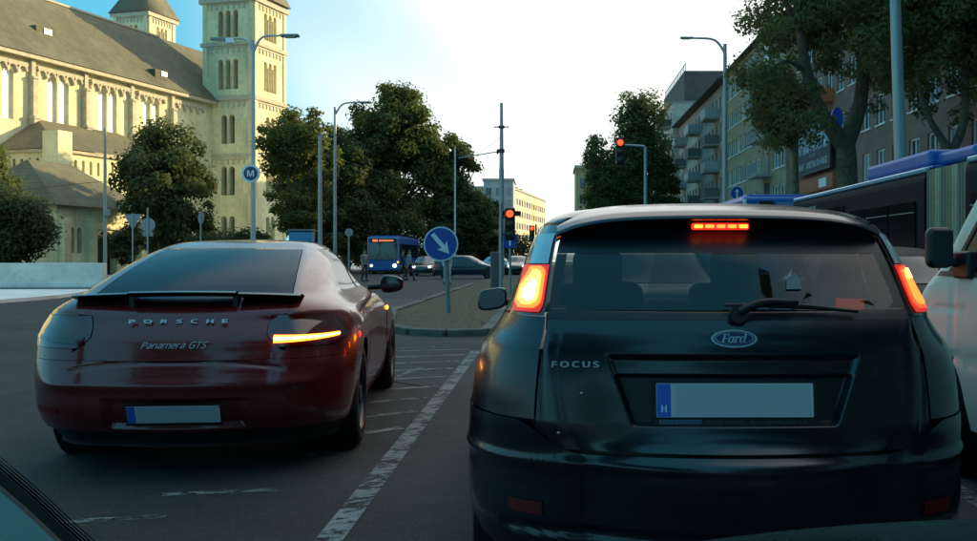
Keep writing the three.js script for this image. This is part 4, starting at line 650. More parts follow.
    // door mirror
    const m = obj('door_mirror', (() => { const g = new THREE.SphereGeometry(1, 24, 16); const p = g.attributes.position; for (let i = 0; i < p.count; i++) { let x = p.getX(i), y = p.getY(i), z = p.getZ(i); const sx = Math.sign(x) * Math.pow(Math.abs(x), .6), sy = Math.sign(y) * Math.pow(Math.abs(y), .65); p.setXYZ(i, sx * .085 * (1 - .0 * sy), sy * .062 - .012 * sx * sg, z > 0 ? Math.pow(z, .5) * .02 : z * .09); } g.computeVertexNormals(); return g.translate(sg * .94, 1.045, -2.45); })(), mat(.02, .022, .026, .3, { clearcoat: 1 }), car);
    obj('mirror_glass', (() => { const g = new THREE.CircleGeometry(1, 28); const p = g.attributes.position; for (let i = 0; i < p.count; i++) { const x = p.getX(i), y = p.getY(i), sx = Math.sign(x) * Math.pow(Math.abs(x), .6), sy = Math.sign(y) * Math.pow(Math.abs(y), .65); p.setXYZ(i, sx * .073, sy * .05 - .010 * sx * sg, 0); } return g.translate(sg * .94, 1.045, -2.45 + .0225); })(), mat(.7, .75, .8, .03, { metalness: 1 }), m);
    obj('mirror_foot', rod(V(sg * .80, 1.02, -2.52), V(sg * .9, 1.03, -2.48), .022), M.black, m);
  }
  // rear window: black printed border, dark shaded band under the spoiler, clear tinted pane
  const gw = (y) => hx(y) - .008, iw = (y) => hx(y) - .055 - .05 * (1 - sstep(1.095, 1.15, y)) ** 2;
  obj('rear_window', H.rows(1.105, 1.297, (y) => -iw(y), iw, 44, 16, -.004), glass, car);
  obj('window_border', [H.rows(1.073, 1.298, (y) => -gw(y), (y) => (y < 1.103 ? 0 : -iw(y)), 14, 40, -.004), H.rows(1.073, 1.298, (y) => (y < 1.103 ? 0 : iw(y)), gw, 14, 40, -.004), H.rows(1.2985, 1.415, (y) => -gw(y), gw, 44, 10, -.004)], mat(.006, .007, .010, .38), car);
  // roof, spoiler, high brake lamp
  const roofY = ys(1.432, 1.4968, 16, 1.8);
  obj('roof', H.loft(roofY, 96), paint, car);
  obj('roof_side_rail', [H.rows(1.41, 1.433, (y) => H.sOfZ(.95, y), (y) => H.total(y) - .1, 30, 3), H.rows(1.41, 1.433, (y) => -H.total(y) + .1, (y) => -H.sOfZ(.95, y), 30, 3)], paint, car);
  const sec = [[.44, 1.408], [.352, 1.4155], [.342, 1.421], [.35, 1.432], [.40, 1.452], [.52, 1.4735], [.72, 1.488], [.9, 1.4935]];
  const spo = (x, k) => { const [z, y] = sec[k], q = Math.abs(x) / .585; return V(x * (1 - .0 * k), y - .018 * q * q - .040 * q ** 6 + (k > 5 ? .006 * (1 - q ** 4) : 0), -(z + .055 * q * q + .03 * q ** 8)); };
  obj('roof_spoiler', grid(48, 28, (u, v) => { const x = lerp(-.585, .585, u), f = v * (sec.length - 1), k = Math.min(sec.length - 2, Math.floor(f)); return spo(x, k).lerp(spo(x, k + 1), f - k); }), paint, car);
  const bk = obj('high_brake_lamp', rbx(.205, .024, .03, .008, 0, 1.393, -.392), glow(1.1, .03, .012), car);
  for (let i = 0; i < 5; i++) obj('lamp_cell', rbx(.031, .012, .006, .003, -.08 + i * .04, 1.393, -.3745), glow(3.6, .42 + (i === 0 || i === 4 ? .5 : .1 * (i % 2)), .06), bk);
  // wiper
  const wp = (x, y, o) => H.at(x, y, o), wip = obj('rear_wiper', [limb([wp(.02, 1.083, .03), wp(.10, 1.105, .045), wp(.22, 1.108, .04)], [.016, .014, .009], 8), limb([wp(-.02, 1.112, .016), wp(.2, 1.108, .02), wp(.43, 1.090, .016)], [.006, .012, .006], 6)], M.black, car); obj('wiper_pivot', cyl(.026, .03, .04, 0, 0, 0, 16, 'z').translate(...wp(.02, 1.085, .012).toArray()), M.black, wip);
  // plate, badge, lettering
  const pl = new THREE.Group(); pl.name = 'number_plate'; car.add(pl); seat(pl, H, 0, .808, -.022);
  obj('plate', new RoundedBoxGeometry(.52, .112, .006, 1, .003).translate(0, .004, .006), new THREE.MeshPhysicalMaterial({ color: 0xffffff, roughness: .5 }), pl); obj('plate_print', new THREE.PlaneGeometry(.516, .108).translate(0, .004, .0105), new THREE.MeshPhysicalMaterial({ map: plateTex('H'), roughness: .45 }), pl);
  obj('plate_frame', [bx(.54, .022, .012, 0, -.066, .004), bx(.54, .008, .012, 0, .066, .004), bx(.01, .124, .012, -.265, .004, .004), bx(.01, .124, .012, .265, .004, .004)], M.black, pl);
  { const t = canvasTex(512, 20, (c, w, h) => { const r = rng(4); c.fillStyle = '#0a0c10'; c.fillRect(0, 0, w, h); c.fillStyle = '#5c7891'; c.fillRect(0, 2, 142, 16); c.fillStyle = '#16202a'; for (let x = 6; x < 136; x += 8) c.fillRect(x, 5, 4, 10); c.fillStyle = '#46535f'; for (let x = 150; x < 500; x += 6) { if (r() < .8) c.fillRect(x, 6 + r() * 2, 3.5, 8); } }); obj('frame_print', new THREE.PlaneGeometry(.50, .017).translate(0, -.066, .0105), new THREE.MeshPhysicalMaterial({ map: t, roughness: .5 }), pl); }
  const bg = new THREE.Group(); bg.name = 'badge'; car.add(bg); seat(bg, H, 0, 1.01, .002);
  obj('badge_oval', disc(1, .012, 40).scale(.077, .031, 1), M.chrome, bg); obj('badge_field', disc(1, .012, 40).scale(.068, .0245, 1).translate(0, 0, .003), mat(.008, .025, .10, .25, { clearcoat: 1 }), bg); obj('badge_lettering', letters('Ford', .082, .031, .004, { font: 'serif', shear: .35, gap: -.12 }).translate(0, 0, .008), M.chrome, bg); obj('badge_line', new THREE.TorusGeometry(1, .03, 6, 40).scale(.062, .0205, .05).translate(0, 0, .009), M.chrome, bg);
  const ml = obj('model_lettering', letters('FOCUS', .16, .021, .005, { gap: .16 }), M.chrome, car); seat(ml, H, -.525, .925, .002);
  for (const [x, y] of [[-.505, .83], [-.59, .70]]) obj('lock_bolt', new THREE.SphereGeometry(.006, 8, 6).translate(...H.at(x, y, .004).toArray()), M.chrome, car);
  const seat_sticker = (o) => seat(o, H, .23, 1.195, .002);
  // cabin: parcel shelf, seats, windscreen
  const trim = mat(.03, .03, .032, .9);
  obj('parcel_shelf', bx(1.25, .03, .5, 0, 1.04, -.62), trim, car);
  for (const x of [-.36, .36]) { obj('rear_headrest', rbx(.26, .12, .1, .04, x, 1.12, -1.0), trim, car); obj('front_seat', [rbx(.48, .6, .16, .06, x, .85, -2.0), rbx(.26, .2, .1, .05, x, 1.22, -2.0)], trim, car); }
  obj('rear_seat', rbx(1.25, .5, .16, .06, 0, .82, -1.0), trim, car); obj('dashboard', rbx(1.3, .3, .4, .08, 0, .88, -2.9), trim, car); obj('headliner', bx(.98, .02, 1.2, 0, 1.425, -1.35), mat(.1, .1, .1, .9), car);
  obj('windscreen', H.rows(1.0, 1.42, (y) => H.sOfZ(H.zf(y) - .48, y), (y) => 2 * H.total(y) - H.sOfZ(H.zf(y) - .48, y), 28, 14, -.004), tintGlass(.75), car);
  seat_sticker(obj('window_sticker', (() => { const s = new THREE.Shape([[-.028, -.03], [-.02, .015], [.012, .04], [.026, .02], [.026, -.028]].map((p) => new THREE.Vector2(...p))); return new THREE.ShapeGeometry(s); })(), mat(.13, .16, .18, .6, { side: THREE.DoubleSide }), car));
}
// ---------------------------------------------------------------- dark red sports saloon
{
  const H = new Hull({
    w: curve([[.18, .88], [.3, .93], [.5, .955], [.72, .962], [.86, .945], [.95, .90], [1.01, .83], [1.06, .775], [1.15, .722], [1.25, .674], [1.33, .618], [1.385, .535], [1.412, .40], [1.428, .12]]),
    zr: curve([[.18, .2], [.28, .08], [.4, .01], [.55, 0], [.63, .015], [.72, .045], [.80, .07], [.90, .13], [.97, .19], [1.02, .3], [1.06, .44], [1.12, .62], [1.2, .88], [1.3, 1.26], [1.37, 1.58], [1.41, 1.85], [1.428, 2.3]]),
    zf: curve([[.18, 4.8], [.3, 4.95], [.55, 4.96], [.68, 4.85], [.8, 4.5], [.9, 4.0], [.97, 3.65], [1.02, 3.5], [1.15, 3.2], [1.3, 2.85], [1.39, 2.6], [1.428, 2.4]]),
    rr: curve([[.2, .45], [.6, .44], [.9, .40], [1.02, .2], [1.3, .13], [1.4, .1]]), rrz: curve([[.2, .5], [.6, .55], [.9, .55], [1.02, .5], [1.3, .5], [1.4, .3]]), br: curve([[.2, .08], [.9, .09], [1.1, .06], [1.4, .1]]), rf: K(.5), rfz: K(.6), bf: K(.15),
    bulge: (z, y) => .03 * Math.exp(-(((z - 1.05) / .55) ** 2)) * Math.exp(-(((y - .72) / .3) ** 2)) - .025 * Math.exp(-(((z - 2.5) / .8) ** 2)) * Math.exp(-(((y - .6) / .25) ** 2)),
  });
  const car = thing('sports_saloon', 'dark red low sports saloon with a lit amber indicator bar and raised spoiler', 'car', -2.16, 0, -5.48, 5.2 * Math.PI / 180);
  const paint = paintOf(.16, .010, .010, .4), glass = mat(.008, .014, .026, .05, { specularIntensity: .14 });
  const RL = .355, arch = (z) => { for (const c of [1.07, 3.99]) { const q = Math.abs(z - c); if (q < .385) return .35 + Math.sqrt(.385 * .385 - q * q); } return .2; };
  obj('inner_shell', H.loft([.2, .35, .5, .7, .85, .95], 84, -.04), M.black, car);
  obj('bonnet', H.rows(.5, 1.0, (y) => H.sOfZ(3.4, y), (y) => 2 * H.total(y) - H.sOfZ(3.4, y), 44, 18), paint, car);
  // tail: bumper, plate pocket, crease and hatch as one pressed skin, hatch shut line cut in
  const pocket = (s, y) => sstep(.40, .385, Math.abs(s)) * sstep(.285, .30, y) * sstep(.47, .455, y);
  const skin = (s, y) => -.035 * pocket(s, y) + .012 * Math.exp(-(((y - .545) / .035) ** 2)) * sstep(.9, .7, Math.abs(s)) - .010 * Math.exp(-(((y - .685 + .05 * (s / .6) ** 2) / .012) ** 2)) * sstep(.62, .6, Math.abs(s));
  obj('rear_bumper', grid(120, 44, (u, v) => { const s = lerp(-1.5, 1.5, u), y = lerp(.27, .685, v); return H.at(s, y, skin(s, y)); }), paint, car);
  obj('diffuser', grid(60, 8, (u, v) => { const s = lerp(-1.2, 1.2, u), y = lerp(.16, .268, v); return H.at(s, y, -.012); }), mat(.01, .01, .011, .6), car);
  const lampIn = (y) => .60 - .10 * sstep(.72, .83, y) + .02 * sstep(.86, .95, y);
  obj('boot_lid', grid(90, 36, (u, v) => { const y = lerp(.688, 1.0, v), w = y < .74 ? .62 : y < .945 ? lampIn(y) - .004 : .62; const s = lerp(-w, w, u); return H.at(s, y, 0); }), paint, car);
  for (const sg of [-1, 1]) {
    const R = (a, b, i, o, off = 0, nu = 22, nv = 18) => sg > 0 ? H.rows(a, b, i, o, nu, nv, off) : H.rows(a, b, (y) => -o(y), (y) => -i(y), nu, nv, off);
    const out = (y) => .98 + .12 * Math.sin(clamp((y - .75) / .18) * Math.PI);
    obj('rear_wing', [R(.688, .752, K(.615), (y) => H.side(y) + .25, 0, 26, 6), R(.752, .94, (y) => out(y) + .003, (y) => H.side(y) + .25, 0, 22, 16), R(.94, 1.045, K(.615), (y) => H.side(y) + .25, 0, 30, 14)], paint, car);
    const lamp = obj('tail_lamp', R(.755, .937, lampIn, out, .005, 30, 16), mat(.08, .004, .005, .12, { clearcoat: 1, clearcoatRoughness: .03 }), car);
    const bar = (a, b, off) => grid(30, 4, (u, v) => { const s = lerp(.54, 1.0, u), y = .797 + .016 * u * u + (v - .5) * lerp(a, b, u); return H.at(sg * s, y, off); }, sg < 0);
    obj('light_bar', bar(.044, .022, .012), sg > 0 ? glow(4.5, 1.25, .10, [.3, .1, .02]) : mat(.05, .006, .006, .2, { clearcoat: 1 }), lamp); if (sg > 0) obj('light_core', bar(.016, .006, .017), glow(9, 4.6, 1.2, [.3, .1, .02]), lamp);
    obj('reflector', R(.375, .405, K(.70), K(.93), .006, 14, 4), sg > 0 ? mat(.22, .008, .008, .25, { clearcoat: 1 }) : mat(.2, .008, .008, .3), car);
    const zs = 1.0;
    obj('body_side', H.cols(H.dims(.7).zc + .0, 3.45, arch, K(.945), sg, 130, 22, (z, y) => (z > .62 ? 0 : -.02) - .004), paint, car);
    obj('shoulder', R(.944, 1.045, (y) => H.sOfZ(.75, y), (y) => H.sOfZ(3.5, y), 0, 50, 10), paint, car);
    // side glass, roof pillar
    const pa = (y) => H.sOfZ(1.35 + (y - 1.05) * 1.4, y), pb = (y) => H.sOfZ(H.zf(y) - .75, y);
    obj('side_window', R(1.046, 1.345, pa, (y) => H.sOfZ(2.32, y), .0, 20, 16), glass, car); obj('front_side_window', R(1.046, 1.345, (y) => H.sOfZ(2.38, y), pb, .0, 20, 16), glass, car); obj('door_pillar', R(1.04, 1.35, (y) => H.sOfZ(2.32, y) + .001, (y) => H.sOfZ(2.38, y) - .001, .002, 4, 10), M.black, car);
    obj('rear_pillar', R(1.04, 1.35, (y) => H.dims(y).xe * .99 + .0, (y) => pa(y) - .003, 0, 24, 20), paint, car);
    obj('front_pillar', R(1.04, 1.35, (y) => pb(y) + .002, (y) => pb(y) + .16, 0, 6, 14), paint, car);
    for (const z of [1.07, 3.99]) { addWheel(car, sg * .83, RL - .005, -z, RL - .005, .27, .265, 10); obj('wheel_well', new THREE.CylinderGeometry(.39, .39, .34, 26, 1, true).rotateZ(Math.PI / 2).translate(sg * .77, .355, -z), M.black, car); }
    const m = obj('door_mirror', (() => { const g = new THREE.SphereGeometry(1, 24, 16); const p = g.attributes.position; for (let i = 0; i < p.count; i++) { const x = p.getX(i), y = p.getY(i), z = p.getZ(i), sx = Math.sign(x) * Math.pow(Math.abs(x), .7), sy = Math.sign(y) * Math.pow(Math.abs(y), .75); p.setXYZ(i, sx * .105, sy * .075 * (1 - .2 * sx * sg), z > 0 ? Math.pow(z, .5) * .03 : z * .11); } g.computeVertexNormals(); return g.translate(sg * 1.03, 1.05, -2.95); })(), mat(.03, .006, .008, .25, { clearcoat: 1 }), car); obj('mirror_foot', rod(V(sg * .82, 1.02, -3.0), V(sg * .97, 1.03, -2.97), .025), M.black, m);
    if (sg > 0) { obj('side_repeater', new THREE.SphereGeometry(.03, 12, 8).scale(.5, .7, 1.3).translate(...H.at(H.sOfZ(3.42, .82), .82, .0).toArray()), M.amberLamp, car); obj('side_marker', new THREE.SphereGeometry(.022, 12, 8).scale(.4, 1, 1.4).translate(...H.at(H.sOfZ(.75, .78), .78, .0).toArray()), glow(1.2, .05, .02), car); }
    obj('door_handle', rbx(.03, .025, .2, .01, sg * .925, .86, -2.05), paint, car);
  }
  obj('rear_window', H.rows(1.035, 1.352, (y) => -H.dims(y).xe * .98, (y) => H.dims(y).xe * .98, 40, 26, .0), glass, car);
  obj('rear_deck', H.rows(.999, 1.036, (y) => -.66, K(.66), 30, 4, 0), M.black, car);
  obj('roof', H.loft(ys(1.344, 1.4278, 14, 1.8), 96), paint, car);
  obj('windscreen', H.rows(1.02, 1.345, (y) => H.sOfZ(H.zf(y) - .6, y), (y) => 2 * H.total(y) - H.sOfZ(H.zf(y) - .6, y), 26, 12), glass, car);
  // raised spoiler: centre blade and two side flaps on short struts
  const blade = (x0, x1, dz, dy) => { const c = (x) => V(x, 1.052 - .022 * (x / .7) ** 2 + dy, -.27 - .13 * (x / .7) ** 2 - dz); return grid(24, 10, (u, v) => { const x = lerp(x0, x1, u), p = c(x), a = v * 2 * Math.PI; return V(p.x, p.y + Math.sin(a) * .016 + Math.cos(a) * .012, p.z + Math.cos(a) * .10); }); };
  obj('spoiler_blade', blade(-.31, .31, 0, .014), mat(.012, .010, .012, .3, { clearcoat: .6 }), car); for (const sg of [-1, 1]) { obj('spoiler_flap', blade(sg > 0 ? .32 : -.67, sg > 0 ? .67 : -.32, .015, .008), mat(.012, .010, .012, .3, { clearcoat: .6 }), car); obj('spoiler_strut', bx(.03, .1, .08, sg * .3, 1.0, -.28), M.black, car); }
  // lettering and plate
  const t1 = obj('maker_lettering', letters('PORSCHE', .56, .026, .006, { gap: .75 }), mat(.50, .52, .56, .4, { metalness: .2 }), car); seat(t1, H, .0, .905, .004);
  const t2 = obj('model_lettering', letters('Panamera GTS', .36, .04, .005, { font: 'reg', shear: .45 }), mat(.42, .47, .54, .4, { metalness: .2 }), car); seat(t2, H, .0, .775, .004);
  const pl = new THREE.Group(); pl.name = 'number_plate'; car.add(pl); seat(pl, H, 0, .375, -.025); obj('plate', new RoundedBoxGeometry(.52, .112, .008, 1, .003).translate(0, 0, .006), M.signWhite, pl); obj('plate_print', new THREE.PlaneGeometry(.516, .108).translate(0, 0, .0115), new THREE.MeshPhysicalMaterial({ map: plateTex(''), roughness: .45 }), pl); obj('plate_frame', [bx(.54, .014, .014, 0, -.064, .004), bx(.54, .008, .014, 0, .062, .004)], M.black, pl);
}
// ---------------------------------------------------------------- other traffic
function simpleCar(name, label, x, d, turn, o) {   // x, d: rear centre; forward along -z before turning
  const { len = 4.3, W = .88, H: ht = 1.45, belt = .95, paint, hood = 1.15, tail = .25, brake = false, head = false, group = 'cars at the crossing' } = o, k = ht / 1.45;
  const H = new Hull({ w: curve([[.2, W * .95], [.5, W], [.75, W * .99], [belt, W * .95], [belt + .12, W * .86], [ht - .12, W * .70], [ht - .05, W * .6], [ht - .015, W * .42], [ht, W * .15]]),
    zr: curve([[.2, .1], [.4, 0], [.6, 0], [belt - .1, .05], [belt, .12], [belt + .05, tail + .1], [ht - .12, tail + .5], [ht - .05, tail + .68], [ht - .02, tail + .9], [ht, tail + 1.3]]), zf: curve([[.2, len - .1], [.4, len], [.6, len - .03], [.75, len - .25], [belt - .02, len - hood], [belt + .05, len - hood - .15], [ht - .12, len - hood - .72], [ht - .05, len - hood - .9], [ht - .02, len - hood - 1.1], [ht, len - hood - 1.4]]),
    rr: K(.3), rrz: K(.35), br: K(.06), rf: K(.4), rfz: K(.45), bf: K(.1) });
  const c = thing(name, label, 'car', x, 0, -d, turn, group), glass = M.darkGlass;
  obj('body', H.loft([...ys(.2, belt, 12), ...ys(belt + .03, ht - .002, 18, 1.5)], 80), paint, c);
  const gl = (n, a, b, i, e) => obj(n, H.rows(a, b, i, e, 16, 10, .006), glass, c), yT = ht - .13;
  gl('rear_window', belt + .07, yT, (y) => -H.dims(y).xe * .97, (y) => H.dims(y).xe * .97);
  gl('windscreen', belt + .07, yT, (y) => H.total(y) - H.dims(y).xq * .97, (y) => H.total(y) + H.dims(y).xq * .97);
  const f = (y) => H.sOfZ(H.dims(y).zq - .05, y), r = (y) => H.sOfZ(H.dims(y).zc + .1, y), m = (y) => (f(y) + r(y)) / 2;
  gl('side_window', belt + .07, yT, r, (y) => m(y) - .04); gl('side_window', belt + .07, yT, (y) => m(y) + .04, f); gl('side_window', belt + .07, yT, (y) => -m(y) + .04, (y) => -r(y)); gl('side_window', belt + .07, yT, (y) => -f(y), (y) => -m(y) - .04);
  for (const s of [-1, 1]) {
    const R = (a, b, i, e, off) => s > 0 ? H.rows(a, b, i, e, 10, 6, off) : H.rows(a, b, (y) => -e(y), (y) => -i(y), 10, 6, off);
    obj('tail_lamp', R(.68, .88, K(W * .62), (y) => H.side(y) * .98, .008), brake ? glow(brake === 2 ? 14 : 3, brake === 2 ? 2.2 : .16, .05) : M.redLens, c);
    const hl = obj('headlight', R(.58, .72, (y) => H.total(y) - W * .88, (y) => H.total(y) - W * .5, .008), head ? mat(.5, .5, .5, .2) : mat(.4, .42, .42, .15), c); if (head) { const p = H.at(s * (H.total(.65) - W * .62), .65, .02); obj('beam_lamp', new THREE.SphereGeometry(.09, 12, 8).translate(p.x, p.y, p.z), M.headLamp, hl); }
    for (const z of [.85, len - .85]) { addWheel(c, s * (W - .08), .31, -z, .31, .2, .21, 7); obj('wheel_arch', new THREE.RingGeometry(.0, .365, 28, 1, 0, Math.PI * 2).rotateY(s * Math.PI / 2).translate(s * (W + .004), .33, -z), M.black, c); }
    obj('door_mirror', rbx(.16, .12, .1, .04, s * (W + .06), belt + .08, -(len - hood - .55)), paint, c);
  }
  obj('bumper_trim', H.rows(.22, .36, (y) => -H.side(y), (y) => H.side(y), 30, 4, .012), M.metalDark, c);
  if (brake) obj('high_brake_lamp', bx(.22, .03, .03, 0, ht - .1, -(tail + .72)), glow(brake === 2 ? 14 : 3, brake === 2 ? 2.2 : .15, .05), c);
  return { c, H };
}
simpleCar('saloon_car', 'dark blue saloon crossing side-on behind the keep right sign', px(433, 60), 60, -Math.PI / 2 + .06, { paint: paintOf(.012, .015, .035), len: 4.3, tail: -.1, hood: 1.0, head: false });
simpleCar('hatchback_car', 'pale blue car half hidden behind the crossing dark saloon', px(478, 76), 76, -Math.PI / 2 - .1, { paint: paintOf(.30, .42, .52), len: 3.9, ht: 1.5 });
simpleCar('saloon_car', 'black car with one bright headlight pair facing up the street', px(516, 72) , 76.5, Math.PI, { paint: paintOf(.01, .01, .012), head: true });
simpleCar('estate_car', 'grey car with lit headlights next to the oncoming bus', px(421, 67), 71.5, Math.PI, { paint: paintOf(.03, .035, .045), ht: 1.6, head: true });
simpleCar('saloon_car', 'black car with brake lamps ahead of the pale van', 3.62, 9.3, 0, { paint: mat(.006, .007, .009, .5, { specularIntensity: .5 }), brake: true, H: 1.42, group: 'queue at the lights' });
simpleCar('saloon_car', 'dark grey car with brake lamps seen through the hatchback windows', 1.05, 9.6, 0, { paint: paintOf(.02, .022, .025), brake: 2, group: 'queue at the lights' });
{ // silver beige van
  const v = thing('van', 'pale beige panel van with black door mirror beside the hatchback', 'van', 3.31, 0, -1.58), paint = mat(.70, .67, .56, .42, { clearcoat: .25, clearcoatRoughness: .35 });
  const W = .94, H = new Hull({ w: curve([[.25, W * .97], [.5, W], [1.1, W * .985], [1.25, W * .96], [1.9, W * .84], [2.0, W * .7], [2.03, W * .3]]), zr: curve([[.25, .05], [.4, 0], [1.9, .06], [2.03, .4]]), zf: curve([[.25, 5.1], [.5, 5.2], [.8, 5.18], [1.0, 5.08], [1.1, 4.96], [1.2, 4.80], [1.58, 4.42], [1.9, 4.05], [2.0, 3.7], [2.03, 3.1]]), rr: K(.12), rrz: K(.12), br: K(.03), rf: curve([[.3, .36], [1.1, .36], [1.9, .22]]), rfz: curve([[.3, .5], [1.1, .48], [1.9, .3]]), bf: K(.1) });
  const arch = (z) => { for (const c of [.95, 4.3]) { const q = Math.abs(z - c); if (q < .40) return .34 + Math.sqrt(.4 * .4 - q * q); } return .3; };
  obj('inner_shell', H.loft([.3, .6, .9, 1.1], 80, -.05), M.black, v);
  for (const s of [-1, 1]) { obj('body_side', H.cols(.15, 4.62, arch, K(1.17), s, 120, 20, (z, y) => -.010 * Math.exp(-(((y - .98) / .012) ** 2)) - .012 * Math.exp(-(((y - .70) / .02) ** 2)) - .008 * Math.exp(-(((z - 4.1) / .008) ** 2)) - .008 * Math.exp(-(((z - 2.5) / .008) ** 2))), paint, v);
    const R = (a, b, i, e, off = 0, nu = 20, nv = 14) => s > 0 ? H.rows(a, b, i, e, nu, nv, off) : H.rows(a, b, (y) => -e(y), (y) => -i(y), nu, nv, off);
    obj('cab_window', R(1.19, 1.84, (y) => H.sOfZ(2.62, y), (y) => H.sOfZ(H.zf(y) - .62, y), -.006), tintGlass(.5), v); obj('window_seal', R(1.17, 1.20, (y) => H.sOfZ(2.5, y), (y) => H.sOfZ(H.zf(y) - .5, y), .006, 20, 2), M.black, v);
    obj('front_pillar', R(1.16, 1.9, (y) => H.sOfZ(H.zf(y) - .60, y), (y) => H.sOfZ(H.zf(y) - .44, y), 0, 8, 16), paint, v); obj('pillar_seal', R(1.18, 1.88, (y) => H.sOfZ(H.zf(y) - .64, y), (y) => H.sOfZ(H.zf(y) - .605, y), .003, 4, 16), M.black, v); obj('load_side', R(1.165, 1.9, (y) => H.side(y) * .5, (y) => H.sOfZ(2.6, y), 0, 40, 10), paint, v);
    for (const z of [.95, 4.3]) { addWheel(v, s * .84, .33, -z, .33, .22, .2, 6); obj('wheel_well', new THREE.CylinderGeometry(.41, .41, .36, 26, 1, true).rotateZ(Math.PI / 2).translate(s * .75, .34, -z), M.black, v); }
    obj('sill_trim', H.cols(1.4, 3.45, K(.22), K(.36), s, 20, 4, .012), M.black, v);
    const m = obj('door_mirror', rbx(.155, .24, .1, .045, s * 1.04, 1.34, -4.02, 3), M.black, v); obj('mirror_glass', rbx(.12, .2, .004, .002, s * 1.04, 1.34, -3.967), mat(.03, .035, .04, .2), m); obj('mirror_foot', [rod(V(s * .9, 1.24, -4.0), V(s * 1.0, 1.27, -4.02), .03), rbx(.1, .16, .22, .02, s * .9, 1.24, -3.95)], M.black, m); }
  obj('bonnet', H.rows(.45, 1.19, (y) => H.sOfZ(4.6, y), (y) => 2 * H.total(y) - H.sOfZ(4.6, y), 50, 26), paint, v); obj('front_bumper', H.rows(.25, .48, (y) => H.sOfZ(4.72, y), (y) => 2 * H.total(y) - H.sOfZ(4.72, y), 40, 8, .03), M.metalDark, v);
  obj('windscreen', H.rows(1.18, 1.9, (y) => H.sOfZ(H.zf(y) - .44, y), (y) => 2 * H.total(y) - H.sOfZ(H.zf(y) - .44, y), 30, 14, -.004), tintGlass(.7), v);
  obj('roof', H.loft(ys(1.895, 2.029, 10, 1.6), 80), paint, v); obj('tail_panel', H.rows(.3, 1.92, (y) => -H.side(y) - .1, (y) => H.side(y) + .1, 30, 20, -.002), paint, v); obj('dashboard', rbx(1.6, .25, .6, .08, 0, 1.05, -4.3), M.metalDark, v); obj('seat', [rbx(.5, .7, .16, .06, -.4, 1.15, -2.9), rbx(.28, .22, .12, .05, -.4, 1.62, -2.9), rbx(.9, .7, .16, .06, .45, 1.15, -2.9)], mat(.06, .06, .07, .9), v);
  const wheel = obj('steering_wheel', new THREE.TorusGeometry(.19, .016, 8, 28).rotateX(-.5).translate(-.4, 1.25, -3.55), M.black, v);
}
